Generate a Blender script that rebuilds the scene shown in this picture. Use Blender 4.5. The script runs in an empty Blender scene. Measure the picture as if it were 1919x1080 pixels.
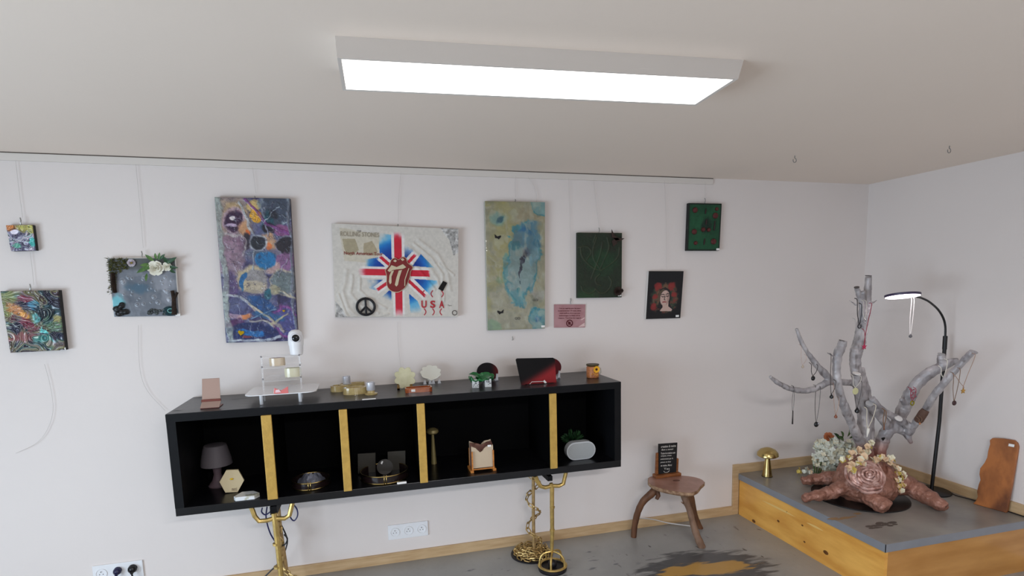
import bpy, bmesh, math, random
import numpy as np
from mathutils import Vector, Matrix, noise as mnoise
random.seed(7)
PI = math.pi
scn = bpy.context.scene
COL = scn.collection

# ------------------------------------------------------------------ camera
S = 3.6
CAM = np.array([0.0, -S, 0.4884 * S])
RM = np.array([[0.96735847, -0.25206295, -0.02611232],
               [-0.05708353, -0.11635246, -0.99156622],
               [0.24689887, 0.96069057, -0.12694318]])
FOC, PX, PY = 1061.63, 960.0, 676.05
cd = bpy.data.cameras.new('camera')
cam = bpy.data.objects.new('camera', cd); COL.objects.link(cam)
cd.sensor_width = 36.0; cd.lens = FOC / 1919 * 36.0
cd.shift_y = (PY - 540) / 1919
cd.clip_start = 0.02
_r = Matrix((( RM[0][0], -RM[1][0], -RM[2][0], CAM[0]),
             ( RM[0][1], -RM[1][1], -RM[2][1], CAM[1]),
             ( RM[0][2], -RM[1][2], -RM[2][2], CAM[2]), (0, 0, 0, 1)))
cam.matrix_world = _r
scn.camera = cam

# ------------------------------------------------------------------ light
vs = scn.view_settings
vs.view_transform = 'Standard'; vs.look = 'None'; vs.gamma = 1.0; vs.use_curve_mapping = False
vs.exposure = 0.0
world = bpy.data.worlds.new('daylight'); scn.world = world; world.use_nodes = True
bg = world.node_tree.nodes['Background']
bg.inputs[0].default_value = (0.62, 0.75, 1.0, 1); bg.inputs[1].default_value = 1.2

def area(name, loc, target, sx, sy, power, col):
    l = bpy.data.lights.new(name, 'AREA'); l.shape = 'RECTANGLE'; l.size = sx; l.size_y = sy
    l.energy = power; l.color = col
    o = bpy.data.objects.new(name, l); COL.objects.link(o); o.location = loc
    d = Vector(target) - Vector(loc)
    o.rotation_euler = d.to_track_quat('-Z', 'Y').to_euler()
    return o
# daylight falling in through the big left window and the shop front behind the camera
area('window_daylight', (-3.62, -3.6, .85), (0, -3.3, .60), 3.2, 1.4, 152, (0.70, 0.855, 1.0))
area('shopfront_daylight', (1.7, -6.48, 1.15), (1.7, 0, 1.15), 2.8, 1.9, 9, (1.0, 0.915, 0.82))
# added fill light behind the camera, placed as an assumed LED panel
area('rear_fill_light', (.5, -4.6, 2.42), (.5, -4.6, 0), 1.2, .3, 112, (0.90, 0.90, 0.92))

# ------------------------------------------------------------------ projection helpers (pixel of the photo -> point on a real plane)
def ray(x, y): return RM.T @ np.array([(x - PX) / FOC, (y - PY) / FOC, 1.0])
def onY(x, y, Y=0.0):
    d = ray(x, y); return Vector(CAM + d * (Y - CAM[1]) / d[1])
def onZ(x, y, Z=0.0):
    d = ray(x, y); return Vector(CAM + d * (Z - CAM[2]) / d[2])
def onX(x, y, X=0.0):
    d = ray(x, y); return Vector(CAM + d * (X - CAM[0]) / d[0])
def onP(x, y, p0, n):
    d = Vector(ray(x, y)); c = Vector(CAM); return c + d * ((Vector(p0) - c).dot(n) / d.dot(n))
def m_px(p):  # metres that one pixel spans at p
    return float(RM[2] @ (np.array(p) - CAM)) / FOC

# ------------------------------------------------------------------ materials
def lin(c):
    c = np.asarray(c, float) / 255.0
    return np.where(c <= 0.04045, c / 12.92, ((c + 0.055) / 1.055) ** 2.4)
_mats = {}
def mat(name, rgb, rough=0.5, metal=0.0, var=0.0, scale=8.0, bump=0.0, bscale=None, rgb2=None, stretch=(1, 1, 1),
        alpha=1.0, trans=0.0, emit=None, estr=0.0, coat=0.0, spec=0.5, detail=4.0, ior=1.45, lo=0.35, hi=0.65):
    if name in _mats: return _mats[name]
    m = bpy.data.materials.new(name); m.use_nodes = True; nt = m.node_tree; N = nt.nodes; L = nt.links
    b = N['Principled BSDF']; c = tuple(lin(rgb)) + (1,)
    b.inputs['Base Color'].default_value = c; b.inputs['Roughness'].default_value = rough
    b.inputs['Metallic'].default_value = metal; b.inputs['Alpha'].default_value = alpha
    b.inputs['Transmission Weight'].default_value = trans; b.inputs['Coat Weight'].default_value = coat
    b.inputs['Specular IOR Level'].default_value = spec; b.inputs['IOR'].default_value = ior
    if emit is not None:
        b.inputs['Emission Color'].default_value = tuple(lin(emit)) + (1,); b.inputs['Emission Strength'].default_value = estr
    tc = N.new('ShaderNodeTexCoord'); mp = N.new('ShaderNodeMapping'); mp.inputs['Scale'].default_value = stretch
    L.new(tc.outputs['Object'], mp.inputs[0])
    if var > 0 or rgb2 is not None:
        nz = N.new('ShaderNodeTexNoise'); nz.inputs['Scale'].default_value = scale; nz.inputs['Detail'].default_value = detail
        L.new(mp.outputs[0], nz.inputs['Vector'])
        cr = N.new('ShaderNodeValToRGB'); e = cr.color_ramp.elements
        e[0].position = lo; e[1].position = hi
        c2 = tuple(lin(rgb2)) + (1,) if rgb2 is not None else tuple(min(1, x * (1 + var)) for x in c[:3]) + (1,)
        c1 = c if rgb2 is not None else tuple(x * (1 - var) for x in c[:3]) + (1,)
        e[0].color = c1; e[1].color = c2
        L.new(nz.outputs['Fac'], cr.inputs[0]); L.new(cr.outputs[0], b.inputs['Base Color'])
    if bump > 0:
        n2 = N.new('ShaderNodeTexNoise'); n2.inputs['Scale'].default_value = bscale or scale * 3; n2.inputs['Detail'].default_value = 4
        L.new(mp.outputs[0], n2.inputs['Vector'])
        bp = N.new('ShaderNodeBump'); bp.inputs['Strength'].default_value = bump; bp.inputs['Distance'].default_value = 0.01
        L.new(n2.outputs['Fac'], bp.inputs['Height']); L.new(bp.outputs[0], b.inputs['Normal'])
    _mats[name] = m
    return m
def mat_vcol(name, rough=0.5, metal=0.0, coat=0.0, spec=0.5):
    if name in _mats: return _mats[name]
    m = bpy.data.materials.new(name); m.use_nodes = True; nt = m.node_tree
    b = nt.nodes['Principled BSDF']; a = nt.nodes.new('ShaderNodeVertexColor'); a.layer_name = 'Col'
    nt.links.new(a.outputs['Color'], b.inputs['Base Color'])
    b.inputs['Roughness'].default_value = rough; b.inputs['Metallic'].default_value = metal; b.inputs['Coat Weight'].default_value = coat; b.inputs['Specular IOR Level'].default_value = spec
    _mats[name] = m
    return m

WALL = mat('white_wall_paint', (230, 221, 216), 0.85, var=0.012, scale=1.2, bump=0.05, bscale=60)
CEIL = mat('white_ceiling_paint', (240, 226, 213), 0.9, var=0.01, scale=0.8, bump=0.04, bscale=50)
OAK = mat('pale_oak', (206, 176, 136), 0.5, rgb2=(188, 155, 114), scale=5, stretch=(1, 1, 9), bump=0.05)
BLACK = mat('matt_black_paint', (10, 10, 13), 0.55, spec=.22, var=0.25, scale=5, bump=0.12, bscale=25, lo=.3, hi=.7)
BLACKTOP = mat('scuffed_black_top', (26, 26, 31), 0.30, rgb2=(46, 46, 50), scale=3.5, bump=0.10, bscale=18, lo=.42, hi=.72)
BLACKIN = mat('shaded_black_paint', (3, 3, 4), 0.7, spec=.1)  # black paint, with the compartments' shade put in as near-zero colour
GOLD = mat('gold_paint', (192, 154, 76), 0.45, metal=0.25, var=0.08, scale=30, bump=0.2, bscale=90)
GOLDM = mat('gold_metal', (196, 166, 100), 0.36, metal=0.7, var=0.15, scale=30, bump=0.15, bscale=80)
BRASS = mat('brushed_brass', (190, 166, 108), 0.25, metal=1.0, var=0.05, scale=20)
WHITE = mat('white_plastic', (236, 236, 238), 0.35)
TAG = mat('price_paper', (240, 238, 234), 0.6)
DARKPL = mat('black_plastic', (18, 18, 20), 0.35)
CORD = mat('clear_nylon', (204, 196, 190), 0.5)
STEEL = mat('steel', (150, 148, 144), 0.35, metal=0.8)
COPPER = mat('copper_paint', (176, 116, 98), 0.42, metal=0.35, rgb2=(142, 88, 72), scale=14, bump=0.5, bscale=38)
GREEN = mat('leaf_green', (62, 98, 48), 0.5, rgb2=(98, 132, 66), scale=40)
DGREEN = mat('dark_leaf_green', (26, 58, 34), 0.5, rgb2=(44, 84, 44), scale=40)
CREAMP = mat('cream_petal', (238, 226, 206), 0.6, rgb2=(226, 200, 166), scale=30)

# ------------------------------------------------------------------ mesh builder
ORG = {}
def fin(o, parent, origin):
    if parent is not None:
        o.parent = parent; ORG[o] = ORG[parent]
    else:
        ORG[o] = origin; o.location = origin
class MB:
    def __init__(s): s.v = []; s.f = []; s.sm = []
    def add(s, vs, fs, smooth=False):
        n = len(s.v); s.v += [tuple(v) for v in vs]
        for f in fs: s.f.append([i + n for i in f]); s.sm.append(smooth)
        return s
    def box(s, lo, hi):
        a, b = lo, hi
        v = [(x, y, z) for x in (a[0], b[0]) for y in (a[1], b[1]) for z in (a[2], b[2])]
        return s.add(v, [(0, 1, 3, 2), (4, 6, 7, 5), (0, 4, 5, 1), (2, 3, 7, 6), (0, 2, 6, 4), (1, 5, 7, 3)])
    def hexa(s, q, off):  # quad q extruded by off
        off = Vector(off); v = [Vector(p) for p in q] + [Vector(p) + off for p in q]
        n = len(q)
        return s.add(v, [tuple(range(n))[::-1], tuple(range(n, 2 * n))] + [(i, (i + 1) % n, n + (i + 1) % n, n + i) for i in range(n)])
    prism = hexa
    def frame(s, d):
        d = Vector(d).normalized(); up = Vector((0, 0, 1)) if abs(d.z) < 0.95 else Vector((1, 0, 0))
        a = d.cross(up).normalized(); return a, d.cross(a).normalized()
    def tube(s, pts, r, n=8, cap=True, closed=False, smooth=True, squash=1.0):
        pts = [Vector(p) for p in pts]; m = len(pts)
        rs = r if hasattr(r, '__len__') else [r] * m
        vs = []; A = None
        for i, p in enumerate(pts):
            if closed: d = pts[(i + 1) % m] - pts[i - 1]
            else: d = pts[min(i + 1, m - 1)] - pts[max(i - 1, 0)]
            d.normalize()
            if A is None: A, B = s.frame(d)
            else:
                A = (A - d * A.dot(d)).normalized(); B = d.cross(A)
            for k in range(n):
                t = 2 * PI * k / n; vs.append(p + (A * math.cos(t) + B * math.sin(t) * squash) * rs[i])
        fs = []
        for i in range(m if closed else m - 1):
            j = (i + 1) % m
            for k in range(n): fs.append((i * n + k, i * n + (k + 1) % n, j * n + (k + 1) % n, j * n + k))
        s.add(vs, fs, smooth)
        if cap and not closed:
            n0 = len(s.v) - len(vs)
            s.f.append([n0 + k for k in range(n)][::-1]); s.sm.append(False)
            s.f.append([n0 + (m - 1) * n + k for k in range(n)]); s.sm.append(False)
        return s
    def lathe(s, prof, c, axis=(0, 0, 1), n=28, smooth=True, sx=1.0, sy=1.0):
        c = Vector(c); d = Vector(axis).normalized()
        if abs(d.z) > 0.999: A, B = Vector((1, 0, 0)), Vector((0, 1, 0)) * (1 if d.z > 0 else -1)
        else: A, B = s.frame(d)
        vs = []
        for r, h in prof:
            for k in range(n):
                t = 2 * PI * k / n; vs.append(c + A * math.cos(t) * r * sx + B * math.sin(t) * r * sy + d * h)
        fs = []
        for i in range(len(prof) - 1):
            for k in range(n): fs.append((i * n + k, i * n + (k + 1) % n, (i + 1) * n + (k + 1) % n, (i + 1) * n + k))
        s.add(vs, fs, smooth)
        n0 = len(s.v) - len(vs)
        if prof[0][0] > 1e-5: s.f.append([n0 + k for k in range(n)][::-1]); s.sm.append(False)
        if prof[-1][0] > 1e-5: s.f.append([n0 + (len(prof) - 1) * n + k for k in range(n)]); s.sm.append(False)
        return s
    def ball(s, c, r, n=12, m=8, sc=(1, 1, 1)):
        c = Vector(c); vs = []
        for i in range(m + 1):
            a = PI * i / m
            for k in range(n):
                t = 2 * PI * k / n
                vs.append(c + Vector((math.sin(a) * math.cos(t) * sc[0], math.sin(a) * math.sin(t) * sc[1], math.cos(a) * sc[2])) * r)
        return s.add(vs, [(i * n + k, (i + 1) * n + k, (i + 1) * n + (k + 1) % n, i * n + (k + 1) % n) for i in range(m) for k in range(n)], True)
    def build(s, name, m, parent=None, origin=None, bevel=0.0, weld=True):
        me = bpy.data.meshes.new(name)
        if parent is not None: og = ORG[parent]
        else:
            if origin is None:
                a = np.array(s.v); origin = Vector(((a[:, 0].min() + a[:, 0].max()) / 2, (a[:, 1].min() + a[:, 1].max()) / 2, a[:, 2].min()))
            og = Vector(origin)
        me.from_pydata([(v[0] - og.x, v[1] - og.y, v[2] - og.z) for v in s.v], [], s.f)
        me.polygons.foreach_set('use_smooth', s.sm)
        bm = bmesh.new(); bm.from_mesh(me)
        if weld: bmesh.ops.remove_doubles(bm, verts=bm.verts, dist=1e-5)
        bmesh.ops.recalc_face_normals(bm, faces=bm.faces)
        for e in bm.edges:
            if len(e.link_faces) == 2 and e.calc_face_angle(0) > 0.72: e.smooth = False
        bm.to_mesh(me); bm.free()
        me.materials.append(m)
        o = bpy.data.objects.new(name, me); COL.objects.link(o); fin(o, parent, og)
        if bevel > 0:
            b = o.modifiers.new('b', 'BEVEL'); b.width = bevel; b.segments = 2; b.limit_method = 'ANGLE'; b.angle_limit = 0.7
        return o
def tag(o, label, cat, group=None, kind=None):
    o['label'] = label; o['category'] = cat
    if group: o['group'] = group
    if kind: o['kind'] = kind
    return o
def thing(name, loc, label, cat, group=None):
    o = bpy.data.objects.new(name, None); COL.objects.link(o); o.empty_display_size = 0.05
    o.location = loc; ORG[o] = Vector(loc); return tag(o, label, cat, group)
def struct(o): o['kind'] = 'structure'; return o
def spl(P, n=6):  # Catmull-Rom through tuples of any length
    P = [np.array(p, float) for p in P]; Q = [2 * P[0] - P[1]] + P + [2 * P[-1] - P[-2]]; out = []
    for i in range(1, len(Q) - 2):
        for k in range(n):
            t = k / n; a, b, c, d = Q[i - 1:i + 3]
            out.append(0.5 * ((2 * b) + (c - a) * t + (2 * a - 5 * b + 4 * c - d) * t * t + (3 * b - a - 3 * c + d) * t ** 3))
    out.append(P[-1]); return out

# ------------------------------------------------------------------ numpy noise for painted canvases
def vnoise(x, y, seed):
    xi = np.floor(x).astype(np.int64); yi = np.floor(y).astype(np.int64); xf = x - xi; yf = y - yi
    def h(a, b):
        n = (a * 374761393 + b * 668265263 + seed * 982451653) & 0x7fffffff
        n = ((n ^ (n >> 13)) * 1274126177) & 0x7fffffff
        return ((n ^ (n >> 16)) & 0xffff) / 65535.0
    u = xf * xf * (3 - 2 * xf); v = yf * yf * (3 - 2 * yf)
    return (h(xi, yi) * (1 - u) + h(xi + 1, yi) * u) * (1 - v) + (h(xi, yi + 1) * (1 - u) + h(xi + 1, yi + 1) * u) * v
def fbm(x, y, seed, o=4):
    s = 0; a = 0.5; t = 0
    for i in range(o):
        s = s + a * vnoise(x * 2 ** i, y * 2 ** i, seed + i * 17); t += a; a *= 0.5
    return s / t
def sst(a, b, x):
    t = np.clip((x - a) / (b - a), 0, 1); return t * t * (3 - 2 * t)
def blend(C, c, m): return C * (1 - m[..., None]) + np.asarray(c, float) * m[..., None]
def ell(U, V, cx, cy, rx, ry, rot=0, soft=0.15, w=0.0, seed=1):
    c, s = math.cos(rot), math.sin(rot); dx, dy = U - cx, V - cy
    a = (dx * c + dy * s) / rx; b = (-dx * s + dy * c) / ry
    d = np.sqrt(a * a + b * b) + w * (fbm(U * 9, V * 9, seed) - 0.5) * 2
    return 1 - sst(1 - soft, 1 + soft, d), d
def seg(U, V, pts):
    D = np.full(U.shape, 9.0)
    for (ax, ay), (bx, by) in zip(pts[:-1], pts[1:]):
        vx, vy = bx - ax, by - ay; t = np.clip(((U - ax) * vx + (V - ay) * vy) / (vx * vx + vy * vy + 1e-12), 0, 1)
        D = np.minimum(D, np.hypot(U - ax - t * vx, V - ay - t * vy))
    return D
def inpoly(U, V, poly):
    r = np.zeros(U.shape, bool); n = len(poly)
    for i in range(n):
        x1, y1 = poly[i]; x2, y2 = poly[(i + 1) % n]
        c = ((y1 > V) != (y2 > V)) & (U < (x2 - x1) * (V - y1) / (y2 - y1 + 1e-12) + x1); r ^= c
    return r
def pal(t, stops):
    xs = [s[0] for s in stops]; return np.stack([np.interp(t, xs, [s[1][k] for s in stops]) for k in range(3)], -1)

def bil(q, u, v):  # q = TL,TR,BR,BL
    return (q[0] * (1 - u) + q[1] * u) * (1 - v) + (q[3] * (1 - u) + q[2] * u) * v
def grid_paint(name, q, nx, ny, fn, amp, m, parent, lift=0.0008):
    """relief-painted sheet: fn(U,V)->(rgb 0..255, height 0..1); U runs 0..1, V 0..aspect"""
    q = [np.array(p) for p in q]; asp = float(np.linalg.norm(q[3] - q[0]) / np.linalg.norm(q[1] - q[0]))
    u, v = np.meshgrid(np.linspace(0, 1, nx), np.linspace(0, 1, ny))
    C, H = fn(u, v * asp); C = lin(np.clip(C, 0, 255))
    nrm = np.cross(q[1] - q[0], q[0] - q[3]); nrm /= np.linalg.norm(nrm)
    if nrm @ (CAM - q[0]) < 0: nrm = -nrm
    edge = np.minimum.reduce([u / .01, (1 - u) / .01, v / .01, (1 - v) / .01]).clip(0, 1)
    P = (q[0] * (1 - u[..., None]) + q[1] * u[..., None]) * (1 - v[..., None]) + (q[3] * (1 - u[..., None]) + q[2] * u[..., None]) * v[..., None]
    P = P + nrm * (lift + amp * (H * edge)[..., None])
    og = np.array(ORG[parent]); me = bpy.data.meshes.new(name)
    idx = np.arange(nx * ny).reshape(ny, nx)
    F = np.stack([idx[:-1, :-1], idx[1:, :-1], idx[1:, 1:], idx[:-1, 1:]], -1).reshape(-1, 4)
    me.from_pydata((P.reshape(-1, 3) - og).tolist(), [], F.tolist())
    at = me.color_attributes.new('Col', 'FLOAT_COLOR', 'POINT')
    at.data.foreach_set('color', np.concatenate([C.reshape(-1, 3), np.ones((nx * ny, 1))], 1).astype('f').ravel())
    me.polygons.foreach_set('use_smooth', [True] * len(F)); me.materials.append(m)
    o = bpy.data.objects.new(name, me); COL.objects.link(o); fin(o, parent, None); return o

def text_on(name, txt, q, u0, v0, u1, v1, m, parent, lift=0.002, thick=0.0008, bold=0.0, slant=0.0):
    """flat lettering fitted in the rectangle u0..u1, v0..v1 of quad q"""
    cu = bpy.data.curves.new('t', 'FONT'); cu.body = txt; cu.size = 1; cu.offset = bold; cu.shear = slant
    cu.resolution_u = 3; cu.extrude = 0.0
    ob = bpy.data.objects.new('t', cu); COL.objects.link(ob)
    dg = bpy.context.evaluated_depsgraph_get(); me0 = bpy.data.meshes.new_from_object(ob.evaluated_get(dg))
    bpy.data.objects.remove(ob); V = np.array([v.co[:] for v in me0.vertices]); F = [list(p.vertices) for p in me0.polygons]
    a, b = V.min(0), V.max(0); q = [np.array(p) for p in q]
    nrm = np.cross(q[1] - q[0], q[0] - q[3]); nrm /= np.linalg.norm(nrm)
    if nrm @ (CAM - q[0]) < 0: nrm = -nrm
    mb = MB(); P = []
    for x, y, z in V:
        u = u0 + (u1 - u0) * (x - a[0]) / (b[0] - a[0]); v = v1 - (v1 - v0) * (y - a[1]) / (b[1] - a[1])
        P.append(bil(q, u, v) + nrm * lift)
    mb.add(P, F); bpy.data.meshes.remove(me0)
    return mb.build(name, m, parent, weld=False)

# ================================================================== SETTING
XL, XR, YB = -3.6, 3.756, -6.45
CR = 3.756
def ceil_z(x): return 2.525 - (x + 1.774) * (2.525 - 2.468) / 5.53
# wall_back
struct(MB().box((XL - .1, 0, -.1), (XR + .1, 0.12, 2.75)).build('wall_back', WALL))
struct(MB().box((XR, YB - .1, -.1), (XR + .12, 0, 2.75)).build('wall_right', WALL))
cz0, cz1 = ceil_z(XL), ceil_z(XR)
struct(MB().hexa([(XL - .1, YB - .1, cz0), (XR, YB - .1, cz1), (XR, 0, cz1), (XL - .1, 0, cz0)], (0, 0, .3)).build('ceiling', CEIL))
wl = MB()
for lo, hi in (((XL - .12, YB, -.1), (XL, 0, .15)), ((XL - .12, YB, 1.75), (XL, 0, 2.6)), ((XL - .12, YB, .15), (XL, -5.3, 1.75)), ((XL - .12, -1.65, .15), (XL, 0, 1.75))): wl.box(lo, hi)
SHOPW = mat('grey_shop_wall', (128, 122, 116), .8)  # unseen walls kept dark to cut the bounce light
struct(wl.build('wall_left', SHOPW))
wr = MB()
for lo, hi in (((XL, YB - .12, -.1), (XR, YB, .15)), ((XL, YB - .12, 2.15), (XR, YB, 2.6)), ((XL, YB - .12, .15), (.1, YB, 2.15)), ((3.1, YB - .12, .15), (XR, YB, 2.15))): wr.box(lo, hi)
struct(wr.build('wall_front', SHOPW))
FR = mat('grey_aluminium', (90, 92, 96), 0.4, metal=0.6)
wf = MB()
for y in (-5.3, -3.5, -1.7): wf.box((XL - .05, y, .15), (XL - .01, y + .05, 1.75))
for z in (.15, 1.70): wf.box((XL - .05, -5.3, z), (XL - .01, -1.65, z + .05))
struct(wf.build('window_1', FR))
wf = MB()
for x in (.1, 1.6, 3.05): wf.box((x, YB - .05, .15), (x + .05, YB - .01, 2.15))
for z in (.15, 2.1): wf.box((.1, YB - .05, z), (3.1, YB - .01, z + .05))
struct(wf.build('window_2', FR))

# floor : grey concrete with brushed dark and gold paint
def node_floor():
    m = bpy.data.materials.new('painted_concrete'); m.use_nodes = True; nt = m.node_tree; N = nt.nodes; L = nt.links
    b = N['Principled BSDF']; b.inputs['Roughness'].default_value = 0.32
    tc = N.new('ShaderNodeTexCoord')
    def math_(op, a, b_, clamp=False):
        n = N.new('ShaderNodeMath'); n.operation = op; n.use_clamp = clamp
        for i, k in enumerate((a, b_)):
            if k is None: continue
            if hasattr(k, 'type'): L.new(k, n.inputs[i])
            else: n.inputs[i].default_value = k
        return n.outputs[0]
    def noise(sc, det=4, vec=None, st=None):
        n = N.new('ShaderNodeTexNoise'); n.inputs['Scale'].default_value = sc; n.inputs['Detail'].default_value = det
        v = vec or tc.outputs['Object']
        if st:
            mp = N.new('ShaderNodeMapping'); mp.inputs['Scale'].default_value = st[:3]; mp.inputs['Rotation'].default_value = (0, 0, st[3]); L.new(v, mp.inputs[0]); v = mp.outputs[0]
        L.new(v, n.inputs['Vector']); return n.outputs['Fac']
    def mix(f, a, c):
        n = N.new('ShaderNodeMix'); n.data_type = 'RGBA'; L.new(f, n.inputs[0])
        if hasattr(a, 'type'): L.new(a, n.inputs[6])
        else: n.inputs[6].default_value = a
        n.inputs[7].default_value = c; return n.outputs[2]
    def stain(cx, cy, rx, ry, rot, amp, nz, k=9.0):
        mp = N.new('ShaderNodeMapping'); mp.vector_type = 'TEXTURE'; mp.inputs['Location'].default_value = (cx, cy, 0)
        mp.inputs['Rotation'].default_value = (0, 0, rot); mp.inputs['Scale'].default_value = (rx, ry, 1)
        L.new(tc.outputs['Object'], mp.inputs[0]); sx = N.new('ShaderNodeSeparateXYZ'); L.new(mp.outputs[0], sx.inputs[0])
        r2 = math_('SQRT', math_('ADD', math_('MULTIPLY', sx.outputs[0], sx.outputs[0]), math_('MULTIPLY', sx.outputs[1], sx.outputs[1])), None)
        d = math_('ADD', math_('SUBTRACT', 1.0, r2), math_('MULTIPLY', math_('SUBTRACT', nz, 0.5), amp))
        return math_('MULTIPLY', d, k, True)
    base = N.new('ShaderNodeValToRGB'); base.color_ramp.elements[0].position = .3; base.color_ramp.elements[1].position = .7
    base.color_ramp.elements[0].color = (*lin((142, 141, 139)), 1); base.color_ramp.elements[1].color = (*lin((164, 162, 158)), 1)
    L.new(noise(2.2, 6), base.inputs[0])
    nb = noise(1.0, 5, st=(6, 26, 1, .5)); nc = noise(14, 5)
    c = mix(stain(FX, FY, FRX, FRY, 0.0, 1.1, nb, 6), base.outputs[0], (*lin((78, 78, 79)), 1))
    # loose brush dabs scattered to the left of the cabinet foot and around
    dn = noise(1.0, 3, st=(9, 20, 1, -.3)); dab = math_('MULTIPLY', math_('SUBTRACT', dn, .63), 14.0, True)
    area_ = stain(.95, -.42, .75, .30, 0, .5, nc, 4)
    c = mix(math_('MULTIPLY', dab, area_), c, (*lin((92, 94, 98)), 1))
    area2 = stain(FX + .25, FY + .2, .9, .35, 0, .5, nc, 4); dn2 = noise(1.0, 2, st=(24, 11, 1, .2))
    c = mix(math_('MULTIPLY', math_('MULTIPLY', math_('SUBTRACT', dn2, .66), 14.0, True), area2), c, (*lin((76, 70, 66)), 1))
    c = mix(stain(GX, GY, .33, .085, -.12, 1.3, nb, 7), c, (*lin((184, 140, 66)), 1))
    c = mix(stain(GX + .02, GY - .17, .10, .05, .1, .9, nb, 6), c, (*lin((150, 158, 140)), 1))
    L.new(c, b.inputs['Base Color'])
    bp = N.new('ShaderNodeBump'); bp.inputs['Strength'].default_value = .12; bp.inputs['Distance'].default_value = .01
    L.new(noise(30, 4), bp.inputs['Height']); L.new(bp.outputs[0], b.inputs['Normal'])
    L.new(math_('ADD', math_('MULTIPLY', nc, .25), .22), b.inputs['Roughness'])
    return m
p = onZ(1322, 1070); FX, FY, FRX, FRY = p.x, p.y, .44, .27
p = onZ(1325, 1066); GX, GY = p.x, p.y
struct(MB().box((XL - .1, YB - .1, -.12), (XR + .1, .1, 0)).build('floor', node_floor(), origin=(0, 0, 0)))

# platform in the right-hand corner
PXL, PYF, PT = 2.674, -1.265, .323
ft = mat('polished_grey_screed', (152, 146, 138), 0.28, rgb2=(126, 121, 116), scale=3.2, bump=0.08, bscale=22, detail=6)
SLABE = mat('slab_edge', (134, 136, 142), 0.4, var=.06, scale=6)
pf = struct(MB().box((PXL + .02, PYF + .02, 0), (XR, 0, PT - .045)).build('platform', BLACKIN, origin=(PXL, PYF, 0)))
pf['label'] = 'low corner platform with orange wood sides and grey screed top'; 
OW = mat('varnished_knotty_wood', (240, 182, 92), 0.38, rgb2=(216, 152, 68), scale=2.4, stretch=(1, 1.2, 6), bump=0.05, detail=6, coat=.2)
OW_SHADE = mat('varnished_wood_shaded', (200, 146, 82), 0.4, rgb2=(180, 126, 64), scale=2.2, stretch=(1.2, 1, 6), bump=0.05, detail=6, coat=.2)  # same wood as the side board, with shade put into the colour
MB().box((PXL, PYF, 0), (PXL + .02, -.018, PT - .045)).build('side_board', OW, pf)
MB().box((PXL + .02, PYF, 0), (XR - .002, PYF + .02, PT - .045)).build('front_board', OW_SHADE, pf)
slab = MB().box((PXL - .006, PYF - .006, PT - .045), (XR - .002, -.002, PT)).build('slab', ft, pf, bevel=.003)
MB().box((PXL - .009, PYF - .009, PT - .046), (PXL - .006, -.02, PT - .001)).build('edge_strip', SLABE, slab)
MB().box((PXL - .009, PYF - .009, PT - .046), (XR - .002, PYF - .006, PT - .001)).build('edge_strip', SLABE, slab)
# knots and pale scars on the side board
KN = mat('wood_knot', (104, 62, 22), 0.5, var=.2, scale=60); SC = mat('pale_wood_scar', (236, 196, 120), 0.4)
k = MB()
for (x, y, r) in ((1413, 977, .012), (1548, 1036, .013), (1459, 977, .008), (1508, 1016, .006), (1504, 985, .006), (1475, 960, .005)):
    c = onX(x, y, PXL); k.lathe([(r * .2, .0022), (r * .7, .0016), (r, 0)], c, (-1, 0, 0), 12, sx=1.6, sy=1)
k.build('knot', KN, pf)
k = MB()
for (x1, y1, x2, y2, w) in ((1428, 938, 1492, 970, .010), (1512, 980, 1544, 996, .009)):
    a, b = onX(x1, y1, PXL - .001), onX(x2, y2, PXL - .001); top = []
    for i in range(13): t = i / 12; top.append(a.lerp(b, t) + Vector((0, 0, w * math.sin(PI * t) ** .7)))
    bot = [a.lerp(b, 1 - i / 12) + Vector((0, 0, -w * .5 * math.sin(PI * i / 12))) for i in range(1, 12)]
    k.prism(top + bot, (-.001, 0, 0))
k.build('scar', SC, pf)
# paint splashes on platform
k = MB(); c = onZ(1655, 985, PT)
for i in range(26):
    a = random.random() * 2 * PI; r = random.random() ** .6
    p = c + Vector((math.cos(a) * .10 * r, math.sin(a) * .045 * r, .0002 + i * 1e-5)); s_ = random.uniform(.006, .022)
    k.lathe([(s_, 0), (s_ * .9, .0003)], p, n=9, sx=random.uniform(.8, 1.6), sy=random.uniform(.4, .9))
k.build('paint_splash', mat('dark_splash', (84, 78, 72), .35), pf)
k = MB(); c = onZ(1590, 968, PT)
for i in range(12):
    p = c + Vector((random.uniform(-.12, .12), random.uniform(-.02, .02), .0002 + i * 1e-5)); s_ = random.uniform(.008, .02)
    k.lathe([(s_, 0), (s_ * .9, .0003)], p, n=9, sx=2, sy=.6)
k.build('paint_splash', mat('brown_splash', (146, 116, 80), .35), pf)

# oak baseboards
BBH = .068
struct(MB().box((XL, -.014, 0), (PXL - .052, 0, BBH)).build('baseboard_back', OAK, bevel=.0015))
struct(MB().box((PXL - .052, -.014, 0), (PXL, 0, PT + BBH + .002)).build('trim_1', OAK, bevel=.0015))
struct(MB().box((PXL, -.014, PT), (XR - .014, 0, PT + BBH)).build('baseboard_platform', OAK, bevel=.0015))
struct(MB().box((XR - .014, YB, PT if 0 else 0), (XR, PYF, BBH)).build('baseboard_front_right', OAK, bevel=.0015))
struct(MB().box((XR - .014, PYF, PT), (XR, 0, PT + BBH)).build('baseboard_right', OAK, bevel=.0015))

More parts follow.
